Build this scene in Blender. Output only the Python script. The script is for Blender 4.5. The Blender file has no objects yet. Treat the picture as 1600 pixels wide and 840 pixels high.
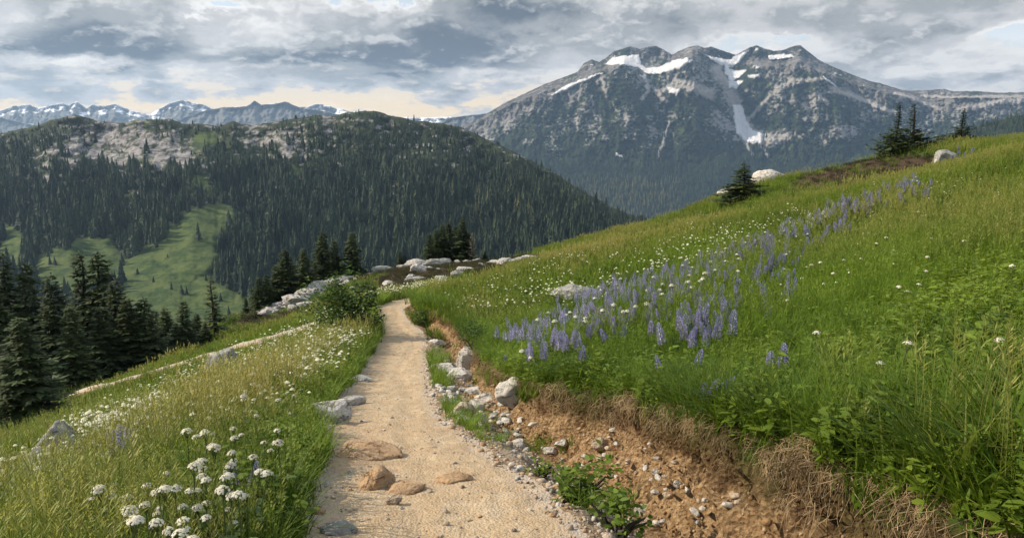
import bpy, math, random
import numpy as np
from mathutils import Vector, Matrix
rng = np.random.default_rng(7); random.seed(7)
S = bpy.context.scene; COL = S.collection
# ---------------------------------------------------------------- camera
F = 1232.0; PITCH = math.radians(10); CP, SP = math.cos(PITCH), math.sin(PITCH)
cam_data = bpy.data.cameras.new('camera'); cam = bpy.data.objects.new('camera', cam_data); COL.objects.link(cam)
cam_data.sensor_width = 36; cam_data.lens = 36 * F / 1600; cam_data.clip_start = .05; cam_data.clip_end = 60000
cam.rotation_euler = (math.radians(90) - PITCH, 0, 0); S.camera = cam
# ---------------------------------------------------------------- sun and sky
SUN_EL, SUN_AZ = math.radians(35), math.radians(-82)      # azimuth from +Y towards +X
sl = bpy.data.lights.new('sun', 'SUN'); sun = bpy.data.objects.new('sun', sl); COL.objects.link(sun)
sl.energy = 5.0; sl.angle = math.radians(.6); sl.color = (1, .86, .68)
sundir = Vector((math.cos(SUN_EL) * math.sin(SUN_AZ), math.cos(SUN_EL) * math.cos(SUN_AZ), math.sin(SUN_EL)))
sun.rotation_euler = sundir.to_track_quat('Z', 'Y').to_euler()
S.view_settings.view_transform = 'Standard'; S.view_settings.look = 'None'
S.view_settings.exposure = .5; S.view_settings.gamma = 1
S.render.engine = 'CYCLES'
S.cycles.use_denoising = True
try: S.cycles.denoiser = 'OPENIMAGEDENOISE'
except Exception: pass
S.cycles.max_bounces = 5; S.cycles.diffuse_bounces = 2; S.cycles.glossy_bounces = 2; S.cycles.transmission_bounces = 3
S.cycles.transparent_max_bounces = 4; S.cycles.volume_bounces = 0; S.cycles.caustics_reflective = False; S.cycles.caustics_refractive = False
S.cycles.use_adaptive_sampling = True; S.cycles.adaptive_threshold = .012

class NT:
    """small node-tree helper"""
    def __init__(s, tree): s.t = tree; s.n = tree.nodes; s.n.clear()
    def new(s, typ, **kw):
        n = s.n.new(typ)
        for k, v in kw.items(): setattr(n, k, v)
        return n
    def set(s, sock, v):
        if isinstance(v, bpy.types.NodeSocket): s.t.links.new(v, sock)
        else:
            try: sock.default_value = v
            except Exception: sock.default_value = (*v, 1)[:len(sock.default_value)]
    def m(s, op, a, b=0.0, c=None, clamp=False):
        n = s.new('ShaderNodeMath', operation=op, use_clamp=clamp); s.set(n.inputs[0], a); s.set(n.inputs[1], b)
        if c is not None: s.set(n.inputs[2], c)
        return n.outputs[0]
    def vm(s, op, a, b=(0, 0, 0), scale=None):
        n = s.new('ShaderNodeVectorMath', operation=op); s.set(n.inputs[0], a); s.set(n.inputs[1], b)
        if scale is not None: s.set(n.inputs['Scale'], scale)
        return n.outputs[1] if op in ('LENGTH', 'DOT_PRODUCT') else n.outputs[0]
    def xyz(s, x, y, z):
        n = s.new('ShaderNodeCombineXYZ'); s.set(n.inputs[0], x); s.set(n.inputs[1], y); s.set(n.inputs[2], z); return n.outputs[0]
    def sep(s, v):
        n = s.new('ShaderNodeSeparateXYZ'); s.set(n.inputs[0], v); return n.outputs
    def noise(s, vec, scale, detail=4, rough=.55, out='Fac', dist=0.0):
        n = s.new('ShaderNodeTexNoise'); s.set(n.inputs['Vector'], vec); s.set(n.inputs['Scale'], scale)
        n.inputs['Detail'].default_value = detail; n.inputs['Roughness'].default_value = rough; n.inputs['Distortion'].default_value = dist
        return n.outputs[out]
    def noise2(s, vec, scale, detail=4, rough=.55, out='Fac'):
        o = s.noise(vec, scale, detail, rough, out); o.node.noise_dimensions = '2D'; return o
    def voro(s, vec, scale, feature='F1', out='Distance'):
        n = s.new('ShaderNodeTexVoronoi', feature=feature); s.set(n.inputs['Vector'], vec); s.set(n.inputs['Scale'], scale); return n.outputs[out]
    def ss(s, x, a, b):
        n = s.new('ShaderNodeMapRange', interpolation_type='SMOOTHSTEP'); s.set(n.inputs['Value'], x)
        s.set(n.inputs['From Min'], a); s.set(n.inputs['From Max'], b); return n.outputs[0]
    def mix(s, f, a, b):
        n = s.new('ShaderNodeMix', data_type='RGBA'); s.set(n.inputs[0], f); s.set(n.inputs[6], a); s.set(n.inputs[7], b); return n.outputs[2]
    def attr(s, name):
        return s.new('ShaderNodeAttribute', attribute_name=name).outputs['Fac']
    def geo(s): return s.new('ShaderNodeNewGeometry').outputs
    def bump(s, h, strength=.5, dist=.05):
        n = s.new('ShaderNodeBump'); n.inputs['Strength'].default_value = strength; n.inputs['Distance'].default_value = dist
        s.set(n.inputs['Height'], h); return n.outputs[0]
    def principled(s, col, rough=.85, normal=None, spec=.25, **kw):
        b = s.new('ShaderNodeBsdfPrincipled'); s.set(b.inputs['Base Color'], col); s.set(b.inputs['Roughness'], rough)
        b.inputs['Specular IOR Level'].default_value = spec
        if normal is not None: s.set(b.inputs['Normal'], normal)
        return b.outputs[0]
    def out(s, sh):
        o = s.new('ShaderNodeOutputMaterial'); s.set(o.inputs[0], sh)
def material(name):
    m = bpy.data.materials.new(name); m.use_nodes = True; return m, NT(m.node_tree)
def lin(r, g, b):
    f = lambda c: (c / 255 / 12.92) if c / 255 <= .04045 else ((c / 255 + .055) / 1.055) ** 2.4
    return (f(r), f(g), f(b), 1)

world = bpy.data.worlds.new('World'); S.world = world; world.use_nodes = True
W = NT(world.node_tree)
sky = W.new('ShaderNodeTexSky', sky_type='NISHITA'); sky.sun_disc = False
sky.sun_elevation = SUN_EL; sky.sun_rotation = SUN_AZ; sky.altitude = 1800; sky.dust_density = 1.5
dirv = W.new('ShaderNodeTexCoord').outputs['Generated']
dx, dy, dz = W.sep(dirv)
AZ = W.m('MULTIPLY', W.m('ARCTAN2', dx, dy), 57.2958)           # degrees right of north
EL = W.m('MULTIPLY', W.m('ARCSINE', dz), 57.2958)
# cloud banks: they flatten and crowd together towards the horizon
ELs = W.m('MULTIPLY', W.m('LOGARITHM', W.m('ADD', W.m('MAXIMUM', EL, -1.8), 3.0), 2.71828), 6.0)
base = W.xyz(W.m('MULTIPLY', AZ, .115), W.m('MULTIPLY', ELs, .36), 2.3)
def voroc(v, sc):
    n = W.new('ShaderNodeTexVoronoi', feature='SMOOTH_F1', voronoi_dimensions='2D'); W.set(n.inputs['Vector'], v); n.inputs['Scale'].default_value = sc; n.inputs['Detail'].default_value = 4.5; n.inputs['Roughness'].default_value = .55; n.inputs['Lacunarity'].default_value = 2.2; n.inputs['Smoothness'].default_value = .35
    return n.outputs['Distance']
wf = W.noise2(base, 5.0, 5, .6, out='Color'); wb = W.vm('ADD', base, W.vm('SCALE', W.vm('SUBTRACT', wf, (.5, .5, .5)), scale=.13))
def cloud(v): return W.m('SUBTRACT', W.m('ADD', W.m('MULTIPLY', W.noise2(v, .8, 8, .52), 1.25), .32), W.m('MULTIPLY', voroc(v, 1.25), .46))
n0 = cloud(wb); n1 = cloud(W.vm('ADD', wb, (-.035, .10, 0)))    # second sample up towards the light
fine = W.noise2(base, 4.2, 8, .6); fine2 = W.noise2(W.vm('ADD', base, (7, 3, 0)), 2.2, 6, .55)
ELf = W.m('ADD', EL, W.m('ADD', W.m('MULTIPLY', W.m('SUBTRACT', fine, .5), 1.5), W.m('MULTIPLY', W.m('SUBTRACT', fine2, .5), 2.0)))
AZf = W.m('ADD', AZ, W.m('ADD', W.m('MULTIPLY', W.m('SUBTRACT', fine, .5), 5), W.m('MULTIPLY', W.m('SUBTRACT', fine2, .5), 8)))
ELb = W.m('ADD', EL, W.m('MULTIPLY', W.m('SUBTRACT', fine, .5), .45))
def blob(az, el, sx, sy, amp, flat=0):
    """a cloud bank; flat: level base this far below its centre"""
    a = W.m('DIVIDE', W.m('SUBTRACT', AZf, az), sx); e = W.m('DIVIDE', W.m('SUBTRACT', ELf, el), sy)
    r = W.m('ADD', W.m('MULTIPLY', a, a), W.m('MULTIPLY', e, e))
    g = W.m('EXPONENT', W.m('MULTIPLY', r, -1.0))
    if flat: g = W.m('MULTIPLY', g, W.ss(ELb, el - flat - .10, el - flat + .30))
    return W.m('MULTIPLY', g, amp)
def pxang(px, py): return math.degrees(math.atan2(px - 800, F)), -10 - math.degrees(math.atan((py - 420) / F))
def add(*v):
    r = v[0]
    for x in v[1:]: r = W.m('ADD', r, x)
    return r
def B(px, py, sx, sy, amp, flat=0):
    az, el = pxang(px, py); return blob(az, el, sx / 21.5, sy / 21.5, amp, flat / 21.5)
dark = add(B(150, 86, 95, 24, .55, 18), B(735, 78, 110, 38, .62, 30), B(470, 92, 120, 16, .42, 13), B(850, 10, 120, 24, .34), B(60, 6, 110, 14, .34),
           B(340, 40, 120, 26, .18), B(1200, 34, 240, 22, .24), B(1400, 74, 90, 16, .30), B(1560, 60, 90, 12, .2), B(625, 119, 34, 8, .34, 6), B(180, 124, 28, 6, .3, 5), B(515, 143, 22, 5, .3, 4), B(56, 95, 16, 8, .3, 5), B(1040, 60, 120, 24, .12), B(1290, 110, 60, 10, .12))
light = add(B(565, 4, 50, 12, .5), B(635, 8, 26, 16, .5), B(150, 112, 110, 6, .30), B(245, 132, 70, 10, .25), B(330, 134, 160, 10, .16), B(600, 152, 150, 9, .18), B(780, 124, 90, 8, .30), B(1565, 80, 50, 14, .55),
            B(1590, 118, 50, 11, .5), B(20, 70, 60, 18, .2), B(1207, 70, 8, 9, .5), B(1090, 74, 40, 14, .2), B(380, 18, 40, 12, .34), B(1420, 118, 60, 10, .35), B(1470, 84, 60, 10, .2))
dens = W.m('SUBTRACT', W.m('ADD', W.m('ADD', W.m('MULTIPLY', n0, .60), .160), W.m('MULTIPLY', dark, .80)), W.m('MULTIPLY', light, .62))
dens = W.m('ADD', dens, W.m('MULTIPLY', W.m('SUBTRACT', W.ss(EL, .2, 4.2), .60), .20))
dens = W.m('SUBTRACT', dens, W.m('MULTIPLY', W.ss(AZ, 5, 14), .09))
puff = W.noise2(W.xyz(W.m('MULTIPLY', AZ, .20), W.m('MULTIPLY', EL, .42), 0.0), 1.6, 7, .6)
dens = W.m('ADD', dens, W.m('MULTIPLY', W.m('MULTIPLY', W.m('SUBTRACT', puff, .48), .62), W.ss(EL, 4.6, 2.6)))
warm = W.m('MULTIPLY', W.ss(EL, 5.0, 1.2), W.m('ADD', W.m('MULTIPLY', W.ss(AZ, 12, -2), .8), .2))
thin = W.mix(warm, (.64, .63, .61, 1), (.86, .67, .42, 1))
ramp1 = W.mix(W.ss(dens, .38, .50), thin, (.47, .465, .465, 1))
ramp2 = W.mix(W.ss(dens, .50, .66), ramp1, (.30, .31, .315, 1))
ramp3 = W.mix(W.ss(dens, .64, .92), ramp2, (.098, .118, .142, 1))
lit = W.ss(W.m('SUBTRACT', n0, n1), .0, .22)
litc = W.mix(warm, (.80, .78, .75, 1), (1.0, .80, .55, 1))
ccol = W.mix(W.m('MULTIPLY', lit, .5), ramp3, litc)
ccol = W.mix(W.ss(W.m('SUBTRACT', light, W.m('MULTIPLY', W.m('SUBTRACT', n0, .5), .9)), .22, .58), ccol, litc)
# the overcast overhead, outside the picture: what lights the shade
ccol = W.mix(W.ss(EL, 12, 30), ccol, (.54, .60, .70, 1)); ccol = W.mix(W.ss(EL, -1, -6), ccol, (.12, .13, .12, 1))
bg1 = W.new('ShaderNodeBackground'); W.set(bg1.inputs[0], sky.outputs[0]); bg1.inputs[1].default_value = .1
bg2 = W.new('ShaderNodeBackground'); W.set(bg2.inputs[0], ccol); bg2.inputs[1].default_value = 1.0
gap = W.m('MULTIPLY', W.ss(dens, .36, .26), W.ss(EL, 3.0, 7.0))
mxs = W.new('ShaderNodeMixShader'); W.set(mxs.inputs[0], W.m('SUBTRACT', 1.0, W.m('MULTIPLY', gap, .55)))
W.set(mxs.inputs[1], bg1.outputs[0]); W.set(mxs.inputs[2], bg2.outputs[0])
wo = W.new('ShaderNodeOutputWorld'); W.set(wo.inputs[0], mxs.outputs[0])
world.cycles.sampling_method = 'MANUAL'; world.cycles.sample_map_resolution = 512

# ---------------------------------------------------------------- numeric helpers
def at(px, py, zc):
    u, w = (px - 800) / F, (py - 420) / F
    return np.stack([u * zc, (CP - w * SP) * zc, -(SP + w * CP) * zc], -1)
def sst(x, a, b):
    t = np.clip((x - a) / (b - a), 0, 1); return t * t * (3 - 2 * t)
def _hash(i, j, s):
    h = (i * 374761393 + j * 668265263 + s * 2147483647 + 1013904223) & 0xffffffff
    h = ((h ^ (h >> 13)) * 1274126177) & 0xffffffff
    return h ^ (h >> 16)
def pnoise(x, y, s=0):
    x = np.asarray(x, float); y = np.asarray(y, float)
    i = np.floor(x).astype(np.int64); j = np.floor(y).astype(np.int64); fx = x - i; fy = y - j
    def g(di, dj):
        a = _hash(i + di, j + dj, s) * (2 * math.pi / 4294967296.0)
        return np.cos(a) * (fx - di) + np.sin(a) * (fy - dj)
    ux = fx ** 3 * (fx * (fx * 6 - 15) + 10); uy = fy ** 3 * (fy * (fy * 6 - 15) + 10)
    a = g(0, 0) * (1 - ux) + g(1, 0) * ux; b = g(0, 1) * (1 - ux) + g(1, 1) * ux
    return 1.45 * (a * (1 - uy) + b * uy)
def fbm(x, y, o=4, s=0, r=.5):
    t = 0; a = 1.0; n = 0
    for k in range(o):
        t = t + a * pnoise(x * 2 ** k + 17.3 * k, y * 2 ** k - 9.1 * k, s + k); n += a; a *= r
    return t / n
def ridged(x, y, o=4, s=0, r=.5):
    t = 0; a = 1.0; n = 0
    for k in range(o):
        t = t + a * (1 - 2 * np.abs(pnoise(x * 2 ** k + 7.7 * k, y * 2 ** k + 3.3 * k, s + k))); n += a; a *= r
    return t / n
def curve(pts):
    p = np.array(pts, float); return lambda x: np.interp(x, p[:, 0], p[:, 1])
def smooth_curve(pts, lo, hi, sig):
    """a point list smoothed into a gentle curve"""
    p = np.array(pts, float); xs = np.linspace(lo, hi, 4000); ys = np.interp(xs, p[:, 0], p[:, 1])
    k = int(sig / (xs[1] - xs[0]) * 3) + 1; w = np.exp(-.5 * (np.arange(-k, k + 1) * (xs[1] - xs[0]) / sig) ** 2); w /= w.sum()
    # pad along the end slopes
    l = ys[0] + (ys[0] - ys[1]) * np.arange(k, 0, -1); r = ys[-1] + (ys[-1] - ys[-2]) * np.arange(1, k + 1)
    ys = np.convolve(np.concatenate([l, ys, r]), w, 'valid')
    return lambda x: np.interp(x, xs, ys)
def inpoly(x, y, poly):
    ins = np.zeros(np.shape(x), bool); n = len(poly); j = n - 1
    for i in range(n):
        xi, yi = poly[i]; xj, yj = poly[j]
        c = ((yi > y) != (yj > y)) & (x < (xj - xi) * (y - yi) / (yj - yi + 1e-12) + xi); ins ^= c; j = i
    return ins
def dist_poly(x, y, line):
    d = np.full(np.shape(x), 1e9)
    for (x0, y0), (x1, y1) in zip(line[:-1], line[1:]):
        vx, vy = x1 - x0, y1 - y0; t = np.clip(((x - x0) * vx + (y - y0) * vy) / (vx * vx + vy * vy + 1e-9), 0, 1)
        d = np.minimum(d, np.hypot(x - x0 - t * vx, y - y0 - t * vy))
    return d

def mesh_from(name, V, faces, mats=(), smooth=True, attrs=None, fmat=None):
    """V (n,3); faces: list of (m,k) index arrays"""
    me = bpy.data.meshes.new(name)
    V = np.asarray(V, np.float32); faces = [np.asarray(f, np.int32) for f in faces if len(f)]
    me.vertices.add(len(V)); me.vertices.foreach_set('co', V.ravel())
    nl = sum(f.size for f in faces); npoly = sum(len(f) for f in faces)
    me.loops.add(nl); me.polygons.add(npoly)
    me.loops.foreach_set('vertex_index', np.concatenate([f.ravel() for f in faces]))
    tot = np.concatenate([np.full(len(f), f.shape[1], np.int32) for f in faces]); st = np.concatenate([[0], np.cumsum(tot)[:-1]]).astype(np.int32)
    me.polygons.foreach_set('loop_start', st)
    try: me.polygons.foreach_set('loop_total', tot)
    except Exception: pass
    for m in mats: me.materials.append(m)
    if fmat is not None: me.polygons.foreach_set('material_index', np.asarray(fmat, np.int32))
    me.polygons.foreach_set('use_smooth', np.full(npoly, bool(smooth)))
    for k, v in (attrs or {}).items():
        a = me.attributes.new(k, 'FLOAT', 'POINT'); a.data.foreach_set('value', np.asarray(v, np.float32).ravel())
    me.update(calc_edges=True); me.validate(); return me
def link(name, me, label=None, cat=None, kind=None, group=None, parent=None, loc=None):
    o = bpy.data.objects.new(name, me); COL.objects.link(o)
    if loc is not None: o.location = loc
    if parent: o.parent = parent
    tag(o, label, cat, kind, group); return o
def tag(o, label=None, cat=None, kind=None, group=None):
    if label: o['label'] = label
    if cat: o['category'] = cat
    if kind: o['kind'] = kind
    if group: o['group'] = group
def grid_faces(n, m):
    a = np.arange(n * m).reshape(n, m)
    return np.stack([a[:-1, :-1], a[:-1, 1:], a[1:, 1:], a[1:, :-1]], -1).reshape(-1, 4)
# ================================================================ FAR LAND
def gsm(a, sig, axis):
    k = int(sig * 3) + 1; w = np.exp(-.5 * (np.arange(-k, k + 1) / sig) ** 2); w /= w.sum()
    pad = [(0, 0)] * a.ndim; pad[axis] = (k, k); b = np.pad(a, pad, mode='edge')
    return np.apply_along_axis(lambda v: np.convolve(v, w, 'valid'), axis, b)

# ---- the big snow-patched mountain ---------------------------------------
mcrest = curve([(480, 300), (600, 250), (680, 212), (745, 188), (760, 178), (790, 160), (820, 146), (850, 132), (880, 121), (903, 112), (912, 99), (925, 93), (936, 97), (945, 92), (960, 80), (975, 76),
    (985, 72), (1000, 77), (1012, 73), (1025, 72), (1038, 78), (1050, 86), (1060, 80), (1075, 74), (1090, 71), (1100, 75), (1112, 73), (1125, 78), (1140, 83), (1150, 86), (1160, 80), (1172, 74), (1182, 71),
    (1195, 76), (1210, 80), (1225, 78), (1240, 72), (1251, 71), (1262, 80), (1280, 94), (1300, 104), (1330, 116), (1360, 127), (1375, 130), (1400, 138), (1420, 142), (1450, 141), (1475, 139), (1490, 143),
    (1520, 142), (1560, 145), (1600, 144), (1700, 148), (1900, 175)])
mspur = curve([(480, 303), (745, 191), (800, 162), (850, 143), (880, 134), (905, 121), (950, 107), (975, 100), (990, 109), (1012, 118), (1030, 114), (1050, 106), (1065, 97), (1082, 88), (1095, 98), (1110, 108), (1125, 122),
    (1140, 135), (1155, 132), (1170, 112), (1185, 100), (1205, 104), (1230, 102), (1250, 96), (1270, 108), (1300, 119), (1350, 136), (1400, 148), (1450, 158), (1500, 152), (1600, 154), (1900, 185)])
mmod = curve([(480, 0), (745, 0), (800, -40), (850, -70), (885, -10), (930, -40), (975, -170), (1030, -50), (1085, -160), (1120, 30), (1148, 150), (1175, 65), (1230, -40), (1290, -160), (1340, -30), (1400, -90), (1450, 60), (1500, -30), (1600, 20), (1900, 0)])
px = np.arange(480, 1900, 1.4); NP = len(px)
cr = mcrest(px) + 1.1 * fbm(px / 9, px * 0, 3, 5); sp = np.maximum(mspur(px) + 1.5 * fbm(px / 11, px * 0 + 3, 3, 6), cr + 1.5)
f3 = sp + .5 * (258 - sp); low = 258 + 0 * px
rowsA = [2250 + 0 * px, 2700 + 0 * px, 3030 + .4 * mmod(px - 45), 3280 + .9 * mmod(px - 8), 3480 + mmod(px + 8), 3640 + .3 * mmod(px), 3800 + 0 * px]
rowsY = [400 + 0 * px, 335 + 0 * px, low, f3, sp, cr + .68 * (sp - cr), cr]
tk = np.array([0, .16, .36, .62, .84, .92, 1.0]); NT_ = 330; ts = np.linspace(0, 1, NT_)
D = np.array([np.interp(ts, tk, np.array(rowsA)[:, i]) for i in range(NP)]).T
Y = np.array([np.interp(ts, tk, np.array(rowsY)[:, i]) for i in range(NP)]).T
D = gsm(D, 7, 0); D = gsm(D, 5, 1); PX = np.broadcast_to(px, D.shape)
PXf = np.concatenate([PX, np.repeat(PX[-1:], 4, 0)]); Yf = np.concatenate([Y, np.repeat(Y[-1:], 4, 0)])
jx = PXf + 3.5 * fbm(PXf / 9, Yf / 9, 3, 21); jy = Yf + 2.5 * fbm(PXf / 9, Yf / 7, 3, 22)
snow = np.zeros(jx.shape)
for poly in ([(945, 101), (958, 90), (978, 87), (998, 85), (1002, 101), (1010, 106), (1030, 105), (1050, 95), (1072, 90), (1082, 94), (1066, 106), (1048, 110), (1030, 116), (1010, 115), (998, 106), (985, 104), (968, 101)],
             [(1100, 85), (1118, 90), (1140, 93), (1158, 82), (1170, 80), (1154, 97), (1146, 103), (1140, 107), (1122, 100)], [(1131, 103), (1148, 110), (1168, 109), (1155, 122), (1142, 128), (1133, 116)],
             [(1138, 127), (1162, 126), (1152, 139), (1140, 137)], [(1200, 88), (1220, 84), (1238, 86), (1240, 90), (1215, 94), (1202, 93)], [(1144, 164), (1160, 164), (1167, 190), (1174, 203), (1194, 209), (1189, 225), (1166, 222), (1151, 209), (1147, 190)],
             [(858, 150), (880, 136), (905, 125), (945, 112), (930, 120), (905, 131), (880, 143)], [(1040, 132), (1048, 138), (1064, 140), (1056, 150), (1046, 144)], [(1280, 115), (1296, 125), (1308, 136), (1296, 130)],
             [(1168, 118), (1185, 116), (1190, 122), (1172, 121)], [(961, 238), (971, 241), (973, 246), (963, 243)], [(1176, 103), (1188, 104), (1184, 108)], [(1180, 74), (1184, 75), (1184, 79), (1180, 79)], [(998, 116), (1010, 122), (1006, 124)]):
    snow = np.maximum(snow, inpoly(jx, jy, poly).astype(float))
snow = np.maximum(snow, sst(fbm(PXf / 12, Yf / 7, 4, 39, .6) - .022 * (Yf - np.concatenate([np.repeat(cr[None], NT_ + 4, 0)])) * (Yf > 0) , .14, .2) * (Yf - np.concatenate([np.repeat(cr[None], NT_ + 4, 0)]) > 7) * (PXf > 900) * (PXf < 1420))
talus = np.zeros(jx.shape)
for line, w in (([(1120, 110), (1140, 138), (1150, 165), (1156, 190)], 15), ([(1170, 205), (1195, 218), (1215, 218), (1226, 214)], 15), ([(1180, 220), (1195, 234), (1200, 245)], 3), ([(1158, 214), (1176, 240)], 4), ([(1168, 190), (1190, 165), (1215, 140), (1240, 125)], 5),
                ([(1040, 140), (1062, 132), (1090, 138), (1110, 148)], 12), ([(940, 122), (948, 150)], 4), ([(1008, 118), (1014, 140), (1003, 156)], 4), ([(1046, 190), (1036, 225), (1028, 245)], 3), ([(1300, 140), (1330, 150), (1400, 178)], 6), ([(1215, 140), (1245, 128), (1280, 124)], 6),
                ([(1400, 146), (1440, 160), (1470, 172)], 5), ([(1500, 172), (1560, 160), (1600, 156)], 7), ([(1440, 150), (1500, 152), (1600, 150)], 3), ([(1024, 140), (1040, 158)], 6), ([(1275, 148), (1292, 160)], 6), ([(860, 148), (880, 142)], 4)):
    d = dist_poly(jx, jy, line); talus = np.maximum(talus, sst(d + w * .5 * fbm(PXf / 6, Yf / 6, 3, 33), w, w * .35))
calm = gsm(1 - .85 * np.maximum(snow, talus * .6)[:NT_], 2, 0); fade = sst(Y - cr, 0, 14) * calm; upper = sst(Y, 330, 200)
D = D + fade * upper * (52 * fbm(PX / 60, Y / 60, 4, 11) + 62 * ridged((PX + 12 * fbm(PX / 40, Y / 40, 2, 3)) / 30, Y / 85, 4, 12) + 42 * ridged(PX / 13, Y / 15, 4, 13)) * .95
D = D + upper * calm * 16 * fbm(PX / 4, Y / 4, 3, 14)
Pm = at(PX, Y, D)
back = [Pm[-1] + np.array([0, dyy, dzz]) for dyy, dzz in ((40, -14), (160, -90), (500, -260), (1000, -420))]
Pm = np.concatenate([Pm, np.array(back)], 0)
alt = sst(Yf - np.concatenate([np.repeat(cr[None], NT_ + 4, 0)]), 55, 5)         # close under the crest: bare
n = fbm(PXf / 26, Yf / 22, 5, 31, .62); n2 = fbm(PXf / 5, Yf / 4, 3, 32, .6)
big = fbm(PXf / 55, Yf / 45, 3, 38)
rock = sst(n * .9 + n2 * .7 + .75 * big + .4 * alt - .7 * sst(Yf, 205, 262) - .04, -.02, .34); rock = np.maximum(rock, talus * .9)
meadow = sst(fbm(PXf / 30, Yf / 14, 4, 36) + .55 * inpoly(jx, jy, [(1195, 225), (1222, 195), (1240, 205), (1246, 222), (1232, 236)]), .28, .5)
m, N = material('mountain_rock')
P_ = N.geo()['Position']
rk = N.mix(N.noise(P_, .012, 6, .65), (.16, .155, .145, 1), (.64, .62, .58, 1)); rk = N.mix(N.m('MULTIPLY', N.attr('high'), N.ss(N.noise(P_, .02, 6, .72), .3, .6)), rk, (.10, .085, .075, 1))
rk = N.mix(N.attr('talus'), rk, N.mix(N.noise(P_, .02, 4), (.40, .38, .35, 1), (.60, .56, .51, 1)))
gr = N.mix(N.noise(P_, .03, 5, .7), (.014, .024, .011, 1), (.05, .075, .026, 1)); gr = N.mix(N.attr('meadow'), gr, (.075, .115, .035, 1))
c = N.mix(N.attr('rock'), gr, rk); c = N.mix(N.attr('snow'), c, (.96, .96, .96, 1))
N.out(N.principled(c, .9, N.bump(N.noise(P_, .05, 6, .7), 1.0, 40), spec=.1))
me = mesh_from('mountain', Pm.reshape(-1, 3), [grid_faces(*Pm.shape[:2])], [m], True, dict(snow=snow, rock=rock, talus=talus, high=alt, meadow=meadow))
link('mountain', me, 'tall grey mountain with snow patches and a steep central gully', 'mountain', 'structure')
MTN = (PX, Y, D, Pm)

# ---- far ranges ------------------------------------------------------------
def far_range(pts, depth, foot, seed, snowamt, lo, hi, label, mat, jag=2.0, step=1.5, relief=150):
    px = np.arange(lo, hi, step); c = curve(pts)(px) + jag * ridged(px / 17, px * 0, 4, seed) * .7
    nr = 70; t = np.linspace(0, 1, nr)[:, None]; Yr = foot + (c - foot) * t ** 1.1; Dr = depth * (.86 + .14 * t) + 0 * px
    X_ = np.broadcast_to(px, Yr.shape)
    Dr = Dr + (relief * ridged(X_ / 26, Yr / 40, 4, seed + 3) + relief * .5 * ridged(X_ / 9, Yr / 9, 3, seed + 5)) * sst(Yr - c, 0, 5)
    P = at(X_, Yr, Dr); P = np.concatenate([P, [P[-1] + np.array([0, .04 * depth, -.02 * depth]), P[-1] + np.array([0, .1 * depth, -.07 * depth])]])
    Xa = np.concatenate([X_, X_[-2:]]); Ya = np.concatenate([Yr, Yr[-2:]]); ca = c[None]
    sn = sst(fbm(Xa / 15, Ya / 7, 4, seed + 9, .6) + snowamt - (Ya - ca) * .028, .0, .22)
    me = mesh_from('mountain_range', P.reshape(-1, 3), [grid_faces(*P.shape[:2])], [mat], True, dict(snow=sn))
    link('mountain_range', me, label, 'mountains', 'structure')
m, N = material('distant_range_rock'); P_ = N.geo()['Position']
c = N.mix(N.noise(P_, .004, 5, .7), (.05, .055, .05, 1), (.17, .165, .16, 1)); c = N.mix(N.attr('snow'), c, (.85, .86, .9, 1)); N.out(N.principled(c, .9, spec=.1))
far_range([(-400, 180), (-100, 172), (0, 172), (20, 165), (45, 162), (60, 168), (80, 163), (100, 160), (108, 164), (120, 157), (135, 168), (145, 162), (160, 165), (180, 161), (200, 170), (215, 175), (235, 178), (250, 168), (265, 160),
    (285, 155), (300, 160), (320, 163), (335, 170), (360, 168), (385, 170), (395, 160), (410, 164), (425, 161), (440, 160), (460, 166), (480, 166), (495, 161), (520, 166), (540, 172), (600, 181), (650, 183), (700, 182), (740, 185), (900, 190)],
    6300, 215, 41, .27, -400, 900, 'far snow covered mountain range along the horizon on the left', m)
far_range([(-400, 190), (0, 182), (15, 186), (40, 192), (80, 196), (250, 200), (290, 182), (320, 172), (350, 167), (385, 166), (398, 157), (408, 163), (430, 162), (445, 158), (470, 168), (500, 172), (540, 180), (640, 196), (690, 190), (705, 183), (730, 180), (760, 177), (820, 190), (900, 210)],
    5300, 235, 52, -.12, -400, 900, 'blue rocky range with little snow behind the forested hill', m, 1.6, 1.5, 110)

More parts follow.
